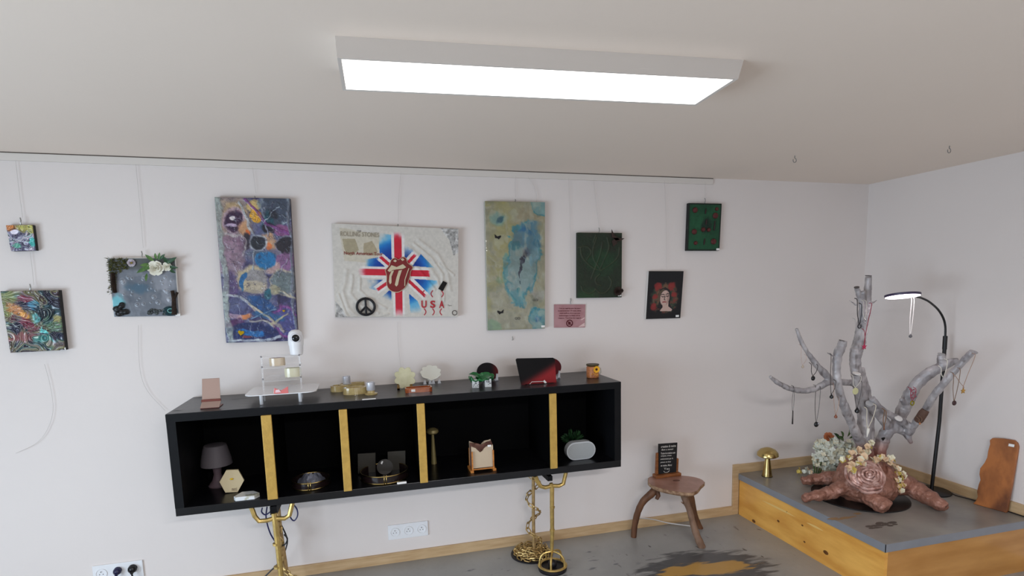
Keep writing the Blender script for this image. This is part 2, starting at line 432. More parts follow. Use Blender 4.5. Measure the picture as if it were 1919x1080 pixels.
# picture rail
pr = MB(); x1 = 2.404
pr.hexa([(XL, -.012, ceil_z(XL) - .043), (x1, -.012, ceil_z(x1) - .043), (x1, -.012, ceil_z(x1) - .004), (XL, -.012, ceil_z(XL) - .004)], (0, .012, 0))
rail = pr.build('picture_rail', mat('rail_white', (222, 214, 206), .5)); tag(rail, 'slim white picture hanging rail along the top of the back wall', 'rail')
MB().hexa([(XL, -.013, ceil_z(XL) - .006), (x1, -.013, ceil_z(x1) - .006), (x1, -.013, ceil_z(x1) - .001), (XL, -.013, ceil_z(XL) - .001)], (0, .012, 0)).build('gap_shade_strip', mat('rail_gap_shade', (96, 84, 76), .8), rail)  # dark strip: shade of the gap above the rail, put in as colour

# ================================================================== CEILING LIGHT
zc = 2.5
q_in = [onZ(640.7, 111.4, 2.43), onZ(1373.6, 149.5, 2.418), onZ(1302.7, 195.4, 2.418), onZ(649.5, 167, 2.43)]
cen = sum(q_in, Vector()) / 4
lt = thing('ceiling_light', (cen.x, cen.y, 2.42), 'long rectangular white LED ceiling light panel, switched on', 'ceiling light')
q_lo = []; q_hi = []
for i, p in enumerate(q_in):
    d = (p - cen); q_lo.append(Vector((p.x + (.012 if d.x > 0 else -.012), p.y + (.012 if d.y > 0 else -.012), p.z - .001)))
q_hi = [onZ(628.5, 67, ceil_z(0)), onZ(1394.6, 112, ceil_z(1.25))]
dv = q_in[3] - q_in[0]; dv2 = q_in[2] - q_in[1]
q_hi += [q_hi[1] + dv2 * 1.10, q_hi[0] + dv * 1.10]
zc_ = [ceil_z(p.x) for p in q_hi]
q_hi = [Vector((p.x, p.y, z)) for p, z in zip(q_hi, zc_)]
f = MB(); V = q_hi + q_lo + q_in
f.add(V, [(i, (i + 1) % 4, 4 + (i + 1) % 4, 4 + i) for i in range(4)] + [(4 + i, 4 + (i + 1) % 4, 8 + (i + 1) % 4, 8 + i) for i in range(4)] + [(0, 1, 2, 3)])
f.build('frame', mat('light_frame_white', (222, 216, 210), .45), lt)
EM = mat('led_diffuser', (255, 250, 244), .5, emit=(255, 250, 243), estr=3.2)
MB().hexa([p - Vector((0, 0, .0005)) for p in q_in], (0, 0, .02)).build('diffuser', EM, lt)

# added unseen frame over the fill light, modelled on the ceiling panel
zq = ceil_z(.5); k = MB(); hx_, hy_ = .64, .19
k.add([(.5 + a * hx_, -4.6 + b * hy_, zq) for a, b in ((-1, -1), (1, -1), (1, 1), (-1, 1))] + [(.5 + a * .62, -4.6 + b * .17, 2.44) for a, b in ((-1, -1), (1, -1), (1, 1), (-1, 1))], [(0, 1, 2, 3), (0, 1, 5, 4), (1, 2, 6, 5), (2, 3, 7, 6), (3, 0, 4, 7), (4, 5, 6, 7)])
struct(k.build('added_light_frame', mat('light_frame_white', (206, 200, 194))))
# small ceiling hooks
for i, (x, y, lab) in enumerate(((1490, 296, 'small metal screw hook in the ceiling left of the room corner'), (1780, 275, 'small metal screw hook in the ceiling above the right wall'))):
    zz = 2.47; c = onZ(x, y - 3, ceil_z(2.8)); z0 = ceil_z(c.x)
    k = MB(); k.tube([(c.x, c.y, z0 + .002), (c.x, c.y, z0 - .014)], .0025, 6)
    k.tube([(c.x + .011 * math.sin(t), c.y, z0 - .026 + .012 * math.cos(t)) for t in np.linspace(0, 5.2, 14)], .0022, 6)
    tag(k.build('ceiling_hook', STEEL, origin=(c.x, c.y, z0)), lab, 'hook', 'ceiling screw hooks')
#==PART2==
# ================================================================== PAINTINGS
ART = mat_vcol('painted_relief', 0.38, coat=0.15)
ARTG = mat_vcol('glossy_resin_paint', 0.25, coat=0.3)
ARTM = mat_vcol('matt_paint', 0.75)
def quadY(pts, Y): return [onY(x, y, Y) for x, y in pts]
def canvas(pts, depth, label, side, name='painting', cat='painting', gap=.004, hook=None, tagpx=None, group=None, hh=.035):
    q = quadY(pts, -depth); base = (q[2] + q[3]) / 2
    t = thing(name, (base.x, -gap, min(p.z for p in q)), label, cat, group)
    MB().hexa(q, (0, depth - gap, 0)).build('canvas', side, t)
    if hook:
        hx, hy = hook; h = onY(hx, hy, -depth + .006); top = h + Vector((0, 0, hh)); k = MB()
        k.tube([h + Vector((0, .002, -.004)), h + Vector((0, -.004, .006 * hh / .035)), h + Vector((.003, -.003, hh * .57)), top], .0028, 6)
        k.build('hanger_hook', STEEL, t)
    if tagpx:
        c = onY(*tagpx, -depth); MB().box((c.x - .012, c.y - .003, c.z - .007), (c.x + .012, c.y - .001, c.z + .007)).build('price_sticker', TAG, t)
    return t, q
SIDE_B = mat('canvas_black_edge', (20, 20, 22), .6); SIDE_W = mat('canvas_white_edge', (214, 208, 202), .7)
SIDE_P = mat('canvas_dark_purple_edge', (42, 32, 52), .6); SIDE_G = mat('canvas_grey_edge', (176, 176, 166), .6)
SIDE_DG = mat('canvas_dark_green_edge', (22, 34, 22), .6)

def swirl(U, V, seed, sc=4.0, warp=1.4, o=5):
    a = fbm(U * sc, V * sc, seed, min(o, 4)); b = fbm(U * sc + 7, V * sc + 3, seed + 5, min(o, 4))
    x = U * sc + warp * 2.2 * (a - .5) * 2; y = V * sc + warp * 2.2 * (b - .5) * 2
    f = fbm(x, y, seed + 9, o); g = fbm(x * 1.3 + 20, y * 1.3, seed + 31, min(o, 4))
    return f, g
# --- small abstract, far left top
def art_small(U, V):
    f, g = swirl(U, V, 3, 2.4, 1.2, 2)
    t = np.clip((f - .25) / .5, 0, 1); C = pal(t, [(0, (24, 22, 44)), (.25, (108, 104, 136)), (.42, (176, 168, 186)), (.55, (150, 180, 178)), (.68, (60, 50, 80)), (.8, (206, 196, 205)), (1, (120, 90, 120))])
    m, _ = ell(U, V, .95, .05, .75, .3, .2, .3, .5, 2); C = blend(C, (184, 176, 64), m * .75)
    m, _ = ell(U, V, .05, .08, .35, .18, .1, .3, .5, 4); C = blend(C, (216, 130, 62), m * .85)
    m, _ = ell(U, V, .92, .72, .12, .22, 0, .3, .6, 6); C = blend(C, (56, 176, 168), m * .9)
    m, _ = ell(U, V, .3, .9, .16, .12, 0, .3, .5, 8); C = blend(C, (92, 168, 146), m)
    m, _ = ell(U, V, .28, .3, .17, .1, -.2, .2, .3, 8); C = blend(C, (226, 218, 232), m)
    r = np.abs(np.sin(f * 17)); C = C * (0.5 + .6 * sst(.0, .4, r))[..., None]
    C = blend(C, (214, 210, 220), sst(.95, 1, r) * .35)
    return C, .5 * r + .5 * g
t, q = canvas([(11.8, 422.4), (61.6, 421.8), (67.9, 469.6), (22, 471)], .03, 'tiny square canvas of silvery lilac swirls with black edges, topmost at far left', SIDE_B, hook=(40, 421))
grid_paint('painted_surface', q, 90, 90, art_small, .006, ARTG, t)
# --- square marbled canvas, far left bottom
def art_marble(U, V):
    f, g = swirl(U, V, 41, 2.1, 1.5, 2); U = U + .16 * (f - .5); V = V + .16 * (g - .5)
    C = pal(np.clip((f - .28) / .44, 0, 1), [(0, (26, 24, 48)), (.2, (44, 78, 84)), (.36, (104, 116, 92)), (.5, (136, 128, 118)), (.62, (96, 84, 88)), (.78, (124, 124, 84)), (1, (54, 40, 50))])
    for cx, cy, rx, ry, c, s, rot, k in ((.1, .22, .16, .28, (138, 148, 92), 1, .3, .8), (.42, .2, .13, .12, (116, 34, 62), 2, 0, .95), (.22, .38, .13, .12, (196, 128, 74), 3, .2, .9),
                                       (.36, .5, .1, .07, (214, 150, 70), 8, .8, .9), (.35, .68, .2, .09, (124, 40, 62), 4, .5, .9), (.45, .33, .16, .09, (20, 24, 52), 5, .2, .95), (.55, .3, .1, .08, (70, 140, 168), 9, .3, .9),
                                       (.7, .47, .18, .17, (14, 34, 48), 6, .3, .95), (.55, .55, .07, .09, (110, 186, 186), 7, .2, .8), (.17, .72, .13, .11, (34, 34, 58), 17, .2, .9), (.9, .7, .25, .15, (86, 128, 98), 11, .2, .75), (.68, .83, .07, .05, (96, 200, 196), 14, .2, 1),
                                       (.28, .95, .28, .1, (150, 88, 92), 12, 0, .85), (.62, 1.0, .25, .06, (60, 140, 136), 13, 0, .85), (.88, .93, .12, .06, (24, 32, 56), 15, 0, .9), (.92, .56, .1, .09, (188, 168, 92), 16, .7, .7)):
        m, _ = ell(U, V, cx, cy, rx, ry, rot, .3, .55, s + 60); C = blend(C, c, m * k)
    r = np.abs(np.sin((f + .5 * g) * 17)); C = C * (0.5 + .62 * sst(.0, .45, r))[..., None]
    hi = sst(.93, 1, r) * sst(.5, .6, g); C = blend(C, (186, 190, 150), hi * .6); h2 = sst(.9, 1, np.abs(np.sin(g * 21))) * (f > .55); C = blend(C, (96, 56, 80), h2 * .5)
    return C, .7 * r + .3 * g
t, q = canvas([(1.6, 545.8), (110.2, 544), (122.7, 656.2), (20.5, 661.6)], .038, 'square canvas of thick marbled green, maroon and teal paint with black edge', SIDE_B, hook=(58, 545), tagpx=(119, 654))
grid_paint('painted_surface', q, 170, 180, art_marble, .010, ARTG, t)

# --- floral canvas
def art_pond(U, V):
    f, g = swirl(U, V, 77, 2.2, .8)
    C = pal(np.clip((f - .25) / .5, 0, 1), [(0, (88, 94, 104)), (.5, (122, 126, 134)), (1, (152, 154, 162))])
    m, _ = ell(U, V, .4, .5, .17, .08, .1, .5, .5, 9); C = blend(C, (70, 98, 118), m * .8)
    m, _ = ell(U, V, .6, .1, .6, .1, 0, .3, .2, 9); C = blend(C, (84, 86, 84), m * .8)
    m, _ = ell(U, V, .08, .73, .10, .14, 0, .3, .4, 19); C = blend(C, (110, 190, 200), m * .9)
    # resin bubbles
    H = g * .3; rng = random.Random(4)
    for _ in range(34):
        cx, cy = rng.uniform(.15, .92), rng.uniform(.28, .78); r = rng.uniform(.012, .035)
        d = np.hypot(U - cx, V - cy) / r; ring = np.exp(-((d - 1) / .25) ** 2); C = blend(C, (196, 200, 206), ring * .35)
        H = np.maximum(H, np.sqrt(np.clip(1 - d * d, 0, 1)) * .8)
    e = np.minimum(np.minimum(U, 1 - U), V) < .012; C = blend(C, (205, 200, 192), e * 1.0)
    return C, H
FP = [(201.4, 483.5), (329.2, 482.5), (337.4, 592.3), (213.6, 594)]
t, q = canvas(FP, .03, 'grey resin canvas with moss corner, white silk roses and black bark', SIDE_W, hook=(267, 483), tagpx=(334, 590))
grid_paint('painted_surface', q, 150, 130, art_pond, .007, ARTG, t)
def F(px, py, lift=.0): return onY(px, py, -.032 - lift)
MOSS = mat('moss', (74, 78, 40), .9, rgb2=(104, 102, 52), scale=90)
k = MB(); rng = random.Random(2)
for i in range(520):
    if i < 380: px, py = rng.uniform(202, 240), rng.uniform(484, 512); 
    else: px, py = rng.uniform(204, 219), rng.uniform(510, 550)
    if px > 228 and py > 505: continue
    c = F(px, py, .002); d = Vector((rng.uniform(-1, 1), rng.uniform(-1.6, -.2), rng.uniform(-1, 1))).normalized() * rng.uniform(.010, .022)
    a = Vector((rng.uniform(-1, 1), 0, rng.uniform(-1, 1))) * .0035
    k.add([c - a, c + a, c + d], [(0, 1, 2)])
o = k.build('moss', MOSS, t, weld=False); o['kind'] = 'stuff'
k = MB()
k.tube([F(212, 512, .006), F(213, 532, .008), F(216, 549, .006)], [.02, .022, .018], 8, squash=.5); k.build('bark_strip', mat('dark_bark', (44, 30, 20), .85, var=.3, scale=40, bump=.8, bscale=60), t)
k = MB(); k.tube([F(323, 545, .01), F(326, 560, .012), F(327, 590, .01)], [.009, .010, .014], 8); k.tube([F(326, 562, .012), F(333, 548, .012)], [.007, .007], 8)
k.build('twig', mat('dark_bark', (44, 30, 20)), t)
k = MB(); rng = random.Random(5)
for i in range(9):
    c = F(rng.uniform(219, 236), rng.uniform(570, 590), .006); k.ball(c, rng.uniform(.012, .022), 6, 4, (1, .5, .8))
k.build('black_stone', mat('black_rock', (16, 17, 20), .3, bump=.6, bscale=60), t)
k = MB(); rng = random.Random(8)
for i in range(10):
    s_ = MB()
for i in range(26):
    c = F(rng.uniform(276, 312), 586 + rng.uniform(-3, 4) - (3 if i % 3 == 0 else 0), .004); k.ball(c, rng.uniform(.004, .009), 7, 5)
o = k.build('pebbles', mat('pebble_mix', (92, 100, 100), .4, rgb2=(40, 44, 46), scale=60), t); o['kind'] = 'stuff'
k = MB(); k.lathe([(.034, 0), (.034, .006), (.03, .008)], F(320, 583, .002), (0, -1, 0), 16, sx=1.1, sy=.8); ag = k.build('agate_slice', mat('dark_teal_agate', (22, 52, 58), .2), t)
k = MB(); k.tube([F(320, 582.5, .013) + Vector((math.cos(a) * .014, 0, math.sin(a) * .011)) for a in np.linspace(0, 2 * PI, 15)[:-1]], .003, 5, closed=True); k.build('agate_ring', mat('light_teal', (110, 170, 166), .3), ag)
def leaf_mesh(mb, base, tip, w, up, fold=.25):
    base, tip, up = Vector(base), Vector(tip), Vector(up); d = tip - base; s_ = d.cross(up).normalized() * w; n = s_.cross(d).normalized() * w * fold
    pts = [base]
    for tt, ww in ((.25, .75), (.5, 1), (.75, .7)):
        p = base + d * tt + n * math.sin(PI * tt) * 1.2; pts += [p - s_ * ww + n, p, p + s_ * ww + n]
    pts.append(tip)
    f = [(0, 2, 1), (0, 3, 2)]
    for i in (0, 1): a = 1 + 3 * i; f += [(a, a + 1, a + 4, a + 3), (a + 1, a + 2, a + 5, a + 4)]
    f += [(7, 8, 10), (8, 9, 10)]
    return mb.add(pts, f, True)
for (bx, by, tx, ty, w, g_) in ((290, 490, 272, 477, 3.4, 0), (294, 487, 291, 474, 2.6, 0), (298, 488, 300, 473, 2.4, 0), (285, 497, 256, 512, 4, 0), (282, 495, 262, 498, 3, 0), (290, 497, 270, 506, 3.6, 0), (300, 487, 310, 476, 2.6, 1), (312, 495, 332, 482, 3.6, 1), (314, 500, 335, 502, 3, 1), (316, 494, 306, 480, 3.6, 1), (318, 505, 330, 512, 3, 1), (276, 512, 274, 528, 2.4, 0)):
    mp = m_px(F(bx, by)); k = MB(); leaf_mesh(k, F(bx, by, .012), F(tx, ty, .025), w * mp, (0, -1, 0)); k.build('leaf', GREEN if not g_ else DGREEN, t)
PET = mat('white_rose_petal', (242, 238, 222), .6)
def rose(c, r, parent, name='rose', m=None, axis=(0, -1, 0)):
    A = Vector(axis).normalized(); k = MB(); X, Y = k.frame(A); c = Vector(c)
    for ring, (n, rr, h, w) in enumerate(((6, .92, .15, .62), (5, .62, .42, .5), (4, .36, .62, .38), (3, .14, .72, .26))):
        for i in range(n):
            a = 2 * PI * i / n + ring * .6; dr = X * math.cos(a) + Y * math.sin(a); sd = A.cross(dr)
            p = [c + dr * r * .08 + A * r * h * .3, c + dr * r * rr * .6 - sd * r * w * .9 + A * r * h * .9, c + dr * r * rr * .7 + A * r * h * .55, c + dr * r * rr * .6 + sd * r * w * .9 + A * r * h * .9,
                 c + dr * r * rr * 1.08 - sd * r * w * .55 + A * r * (h + .12), c + dr * r * rr * 1.12 + A * r * (h + .18), c + dr * r * rr * 1.08 + sd * r * w * .55 + A * r * (h + .12)]
            k.add(p, [(0, 1, 2), (0, 2, 3), (1, 4, 5, 2), (2, 5, 6, 3)], True)
    o = k.build(name, m or PET, parent, weld=False); return o
rose(F(293, 503, .010), .040, t); rose(F(314, 500, .010), .024, t)
rose(F(247, 493, .004), .020, t, 'daisy', mat('lilac_white_petal', (206, 196, 204), .6)); MB().ball(F(247, 493, .016), .006, 8, 5).build('daisy_heart', mat('gold_olive', (140, 122, 50), .7), t)

# --- tall purple canvas
def art_purple(U, V):
    A = V.max(); U0, V0 = U, V
    wa, wb = fbm(U * 5, V * 5, 71, 4), fbm(U * 5 + 9, V * 5, 72, 4); U = U + .10 * (wa - .5); V = V + .10 * (wb - .5)
    f, g = swirl(U, V, 12, 2.4, 1.2); f2 = fbm(U * 14, V * 14, 99, 4)
    C = pal(np.clip((f - .25) / .5, 0, 1), [(0, (38, 34, 74)), (.35, (74, 72, 112)), (.6, (92, 96, 128)), (1, (110, 104, 124))])
    def E(cx, cy, rx, ry, c, k=1, rot=0, w=.35, soft=.2, s=1, out=None, ow=.12):
        nonlocal C
        m, d = ell(U, V, cx, cy * A, rx, ry * A, rot, soft, w, s); C = blend(C, c, m * k)
        if out is not None:
            rg = np.exp(-((d - 1.05) / ow) ** 2) * (.5 + .6 * f2); C = blend(C, out, np.clip(rg, 0, 1))
    E(.12, .12, .38, .16, (150, 134, 126), .95, 0, .4, .3, 3); E(.15, .2, .22, .12, (168, 140, 128), .7, 0, .5, .4, 5)
    E(.24, .08, .14, .06, (186, 156, 108), .7, .3, .6, .4, 6)
    E(.22, .165, .12, .085, (48, 22, 54), 1, .1, .25, .2, 7, (176, 150, 160)); E(.2, .14, .035, .015, (224, 214, 214), 1, 0, .3, .2, 8); E(.19, .195, .07, .012, (182, 160, 186), 1, .2, .3, .2, 9)
    E(.48, .06, .07, .05, (206, 176, 110), .9, .9, .3, .2, 10); E(.5, .12, .085, .042, (222, 160, 34), 1, .5, .2, .12, 11)
    E(.82, .08, .22, .10, (62, 72, 88), .95, 0, .4, .2, 13, (142, 158, 164), .1); E(.68, .16, .08, .08, (24, 74, 88), .9, .2, .4, .2, 14); E(.78, .11, .07, .03, (20, 22, 34), .8, .5)
    E(.68, .2, .1, .035, (24, 18, 34), 1, .5, .3, .2, 16); E(.85, .22, .13, .045, (132, 78, 122), .95, .3, .4, .2, 17)
    E(.36, .22, .09, .05, (204, 152, 108), .9, .7, .4, .3, 18); E(.42, .24, .03, .02, (206, 104, 52), 1); E(.38, .3, .06, .07, (28, 18, 34), .9, .2)
    E(.16, .34, .2, .09, (128, 98, 118), .9, .5, .25, .2, 20, (178, 170, 168), .07); E(.12, .42, .2, .12, (140, 116, 130), .9, .1, .25, .2, 21); E(.15, .5, .14, .03, (160, 140, 150), .6)
    E(.7, .3, .12, .05, (194, 150, 112), .9, .8, .5, .3, 23); E(.68, .34, .04, .03, (204, 110, 60), .9); E(.9, .33, .12, .07, (26, 22, 34), .95, .1, .4, .2, 24, (132, 130, 146), .08)
    E(.53, .31, .11, .052, (26, 30, 42), 1, 0, .12, .12, 25, (170, 176, 182), .16)
    E(.86, .44, .16, .05, (134, 88, 132), .85, -.4, .5, .2, 26); E(.72, .48, .1, .03, (192, 160, 150), .8, -.6)
    E(.55, .40, .16, .03, (86, 98, 118), .9); E(.62, .435, .135, .055, (24, 106, 158), 1, .05, .15, .12, 27); 
    E(.4, .56, .2, .09, (184, 168, 136), .95, .1, .4, .2, 28); E(.47, .545, .15, .052, (136, 132, 132), 1, .1, .2, .2, 29); E(.45, .62, .12, .05, (170, 158, 138), .9)
    E(.86, .59, .18, .085, (104, 116, 116), .95, .2, .25, .2, 30, (176, 166, 140), .08); E(.7, .63, .1, .04, (158, 150, 120), .8); E(.6, .66, .06, .04, (36, 96, 112), .95, 0, .4)
    E(.13, .6, .1, .1, (84, 66, 108), .9, .1, .4, .3, 31); E(.3, .57, .035, .06, (20, 88, 142), .95, .2, .5); E(.2, .72, .25, .05, (84, 90, 124), .8)
    E(.52, .74, .2, .045, (28, 74, 126), .95, .4, .3, .2, 33); E(.45, .79, .09, .012, (178, 156, 140), .8, .8)
    E(.85, .86, .17, .11, (72, 72, 128), 1, -.3, .2, .12, 34, (142, 58, 140), .09); E(.62, .83, .2, .03, (34, 84, 130), .9, .3)
    E(.28, .82, .09, .02, (202, 126, 78), .95, -.1, .5, .3, 36); E(.14, .81, .09, .02, (178, 150, 170), .8, .2, .5); E(.13, .86, .12, .03, (78, 34, 82), .9, .1, .5)
    E(.35, .93, .36, .055, (20, 34, 86), 1, .05, .3, .15, 37); E(.36, .935, .16, .02, (28, 104, 166), .95, .15, .6); E(.3, .96, .06, .008, (130, 50, 62), .8)
    # bubbly silver seams
    def line(P, c, w, k=1):
        nonlocal C
        d = seg(U + .02 * (f2 - .5), V + .02 * (f2 - .5), [(a, b * A) for a, b in P]); m = (1 - sst(w * .5, w, d)) * (.55 + .6 * f2); C = blend(C, c, np.clip(m * k, 0, 1)); return m
    H = np.zeros_like(U)
    for P, c, w in (([(.3, .02), (.36, .12), (.44, .18), (.48, .24)], (168, 170, 172), .022), ([(.4, .0), (.46, .06), (.56, .11), (.66, .17), (.78, .2), (.95, .25)], (120, 62, 124), .028),
                    ([(.05, .0), (.04, .3), (.07, .6), (.05, .85), (.08, .99)], (148, 158, 154), .05), ([(.97, .0), (.98, .3), (.96, .7), (.97, .95)], (104, 110, 122), .025), ([(.08, .985), (.4, .99), (.75, .975)], (172, 180, 190), .03),
                    ([(.48, .37), (.46, .42), (.44, .5)], (150, 158, 166), .014), ([(.1, .66), (.25, .68), (.33, .73)], (166, 170, 176), .024), ([(.35, .74), (.5, .79), (.68, .87), (.8, .94)], (168, 158, 140), .022),
                    ([(.35, .86), (.55, .86), (.68, .9)], (164, 160, 156), .02), ([(.66, .89), (.78, .83), (.86, .8)], (172, 164, 136), .02), ([(.78, .64), (.9, .67), (1, .69)], (178, 170, 150), .02),
                    ([(.62, .15), (.78, .09), (.86, .06)], (160, 172, 184), .01), ([(.64, .17), (.66, .22), (.66, .27)], (150, 150, 170), .01), ([(.92, .42), (.84, .48), (.8, .54)], (150, 140, 160), .01), ([(.38, .84), (.6, .8), (.7, .77)], (110, 140, 170), .01)):
        H = np.maximum(H, line(P, c, w))
    # crackle seams and speckle of the textured ground
    cr = np.abs(fbm(U0 * 7, V0 * 7, 301, 4) - .5); k_ = 1 - sst(.004, .018, cr); C = blend(C, (150, 142, 150), k_ * .45 * (f2 > .42)); cr2 = np.abs(fbm(U0 * 11, V0 * 11, 311, 4) - .5); C = blend(C, (34, 28, 56), (1 - sst(.003, .016, cr2)) * .6)
    f3 = fbm(U0 * 34, V0 * 34, 321, 3)
    C = C * (.72 + .28 * f2 + .30 * f3)[..., None]
    return C, .5 * f2 + .6 * H + .3 * f3 + .4 * k_
t, q = canvas([(402.4, 369.4), (544.2, 372.4), (559.4, 638.8), (424.5, 642.8)], .038, 'tall narrow textured canvas in purple and blue with small gold hearts', SIDE_P, hook=(478, 372), hh=.012)
grid_paint('painted_surface', q, 170, 320, art_purple, .007, ART, t)
HG = mat('shiny_gold', (226, 186, 40), .2, metal=.7)
def heart(c, s_, name, m, parent, ax=(1, 0, 0), up=(0, 0, 1), d=(0, .004, 0)):
    c = Vector(c); pts = []
    for i in range(20):
        a = 2 * PI * i / 20; x = 16 * math.sin(a) ** 3; y = 13 * math.cos(a) - 5 * math.cos(2 * a) - 2 * math.cos(3 * a) - math.cos(4 * a)
        pts.append(c + (Vector(ax) * x + Vector(up) * y) * s_ / 17)
    return MB().prism(pts, d).build(name, m, parent)
heart(onY(452, 624, -.052), .018, 'gold_heart', HG, t, (.97, 0, -.2), (.2, 0, .97), (0, .010, 0)); heart(onY(532, 583, -.050), .008, 'gold_heart', HG, t, d=(0, .008, 0))

# --- flag canvas with mouth badge
def art_flag(U, V):
    A = V.max(); f = fbm(U * 9, V * 9, 5, 4); fine = fbm(U * 60, V * 60, 8, 3)
    C = np.ones(U.shape + (3,)) * np.array((206, 200, 191.)); H = np.zeros_like(U)
    # plaster cloth folds
    def folds(P, amp, w0):
        nonlocal H
        for pl, w in P:
            d = seg(U + .02 * (f - .5), V + .02 * (f - .5), pl); H = np.maximum(H, amp * np.exp(-(d / w) ** 2))
    folds([([(.6, .17), (.72, .27), (.83, .42), (.85, .6)], .018), ([(.63, .13), (.78, .25), (.87, .38), (.88, .6)], .012), ([(.67, .1), (.83, .22), (.91, .36), (.93, .5)], .016), ([(.56, .22), (.68, .35), (.80, .5)], .014), ([(.85, .3), (.96, .38)], .012)], 1, 0)
    folds([([(.1, .36), (.06, .52), (.1, .66), (.2, .76)], .016), ([(.14, .4), (.12, .54), (.2, .64), (.34, .7)], .014), ([(.2, .42), (.2, .52), (.28, .6), (.4, .66)], .012), ([(.03, .55), (.08, .7), (.14, .8)], .012), ([(.24, .7), (.32, .74), (.42, .71)], .012)], 1, 0)
    # distressed newspaper block top left
    m = inpoly(U + .02 * (f - .5), V + .02 * (f - .5), [(.055, .03), (.36, .07), (.36, .27), (.3, .3), (.08, .28), (.07, .16)]); C = blend(C, (196, 186, 164), m * .7)
    m = inpoly(U + .03 * (f - .5), V + .02 * (f - .5), [(.08, .12), (.17, .11), (.2, .2), (.13, .245), (.09, .22)]); C = blend(C, (162, 150, 122), m * .9)
    m = inpoly(U + .03 * (f - .5), V + .02 * (f - .5), [(.235, .14), (.3, .12), (.34, .2), (.33, .235), (.24, .235)]); C = blend(C, (166, 152, 124), m * .9)
    # flag strokes with torn painted ends
    cx, cy = .508, .372
    T = (f - .5) * .16
    rr = np.hypot((U - cx), (V - cy) * 1.0)
    X, Y = U - cx, V - cy
    ang = np.arctan2(-Y, X)
    reach = .30 + .03 * np.cos(2 * ang) + T
    def blue(poly, fr):
        nonlocal C
        m = inpoly(U, V, poly); ed = sst(0, .09, fr - rr + (f - .5) * .14); c = pal(np.clip((rr - .08) / .2, 0, 1), [(0, (10, 26, 120)), (.5, (8, 62, 150)), (.8, (20, 110, 186)), (1, (96, 172, 212))])
        C = C * (1 - (m * ed)[..., None]) + c * (m * ed)[..., None]
    blue([(.462, .07), (.462, .345), (.36, .215), (.355, .10), (.37, .06)], .34)
    blue([(.555, .14), (.62, .17), (.63, .2), (.555, .285)], .24)
    blue([(.2, .28), (.36, .25), (.43, .33), (.2, .325)], .29); blue([(.62, .315), (.69, .215), (.8, .325)], .29)
    blue([(.25, .43), (.4, .43), (.34, .52), (.27, .5)], .27); blue([(.37, .57), (.448, .5), (.448, .64)], .25)
    blue([(.63, .42), (.82, .43), (.84, .5), (.78, .56), (.76, .55)], .34); blue([(.59, .54), (.66, .60), (.7, .7), (.6, .7)], .38)
    RED = (196, 22, 46); WH = (224, 218, 214)
    def stroke(a, b, w, fade=.06, c=RED, s=3):
        nonlocal C
        d = seg(U, V, [a, b]); n = fbm(U * 22, V * 22, s, 3); L_ = math.hypot(b[0] - a[0], b[1] - a[1])
        tt = ((U - a[0]) * (b[0] - a[0]) + (V - a[1]) * (b[1] - a[1])) / L_ ** 2
        inside = (np.abs((U - a[0]) * (b[1] - a[1]) - (V - a[1]) * (b[0] - a[0])) / L_ < w) & (tt > 0) & (tt < 1)
        end = sst(0, fade, (1 - tt) + (n - .5) * .12) if fade > 0 else 1
        C = blend(C, c, inside * end * .97)
    for a, b, w in (((cx, cy), (.505, .04), .033), ((cx, cy), (.508, .73), .03), ((cx, cy), (.19, .37), .028), ((cx, cy), (.765, .375), .028)):
        stroke(a, b, w + .018, .1, WH); stroke(a, b, w - .002, .22 if b[0] < .3 or b[1] < .1 or b[1] > .7 else .05)
    for a, b in (((.5, .365), (.35, .235)), ((.53, .35), (.655, .21)), ((.48, .4), (.32, .52)), ((.55, .39), (.74, .575))):
        stroke(a, b, .034, .1, WH, 6); 
    for a, b in (((.5, .365), (.36, .242)), ((.53, .35), (.65, .217)), ((.48, .41), (.325, .52)), ((.54, .39), (.74, .575))):
        stroke(a, b, .013, .12, RED, 7)
    # glitter corners
    for P in ([(.85, .0), (1, .0), (1, .2), (.96, .22), (.93, .1)], [(0, .6), (.05, .66), (.08, .72), (.17, .8), (0, .8)]):
        m = inpoly(U + .03 * (f - .5), V + .03 * (f - .5), P); g = (fine - .5) * 150; C = C * (1 - .85 * m[..., None]) + np.clip(np.array((168, 166, 164.)) + g[..., None], 40, 240) * .85 * m[..., None]; H = H + m * fine * .3
    # curved arms of the letters
    for cx_, sx in ((.715, 1), (.785, 1), (.86, -1)):
        for vy, cc in ((.54, -1), (.69, 1)):
            pts = [(cx_ + .014 * math.sin(s_ * 3.1) * cc * sx, vy + s_ * .05 - .025) for s_ in np.linspace(0, 1, 5)]
            d = seg(U, V, pts); C = blend(C, (170, 40, 52), 1 - sst(.003, .006, d))
    C = C * (.95 + .1 * fine)[..., None]
    return C, H
FQ = [(622, 419), (859.6, 429.2), (858.8, 593.7), (628.8, 594.6)]
t, q = canvas(FQ, .04, 'large white canvas with painted red and blue flag rays behind a mouth badge', SIDE_W, hook=(746, 424), hh=.012)
grid_paint('painted_surface', q, 330, 240, art_flag, .0055, ARTM, t)
q5 = [np.array(p) for p in q]
nrm5 = Vector((0, -1, 0))
def Q5(px, py, lift=.008): return onY(px, py, -.04 - lift)
INK = mat('dark_print', (60, 44, 40), .7); FADE = mat('faded_print', (158, 148, 130), .8); REDINK = mat('red_brown_print', (132, 40, 40), .7); REDP = mat('red_paint', (176, 30, 44), .6)
text_on('lettering', 'THE', q, .188, .062, .222, .075, INK, t, .004, bold=.01)
text_on('lettering', 'ROLLING STONES', q, .062, .078, .36, .128, FADE, t, .004, bold=.012)
text_on('lettering', 'North American Tour', q, .085, .290, .385, .325, REDINK, t, .004, bold=.012)
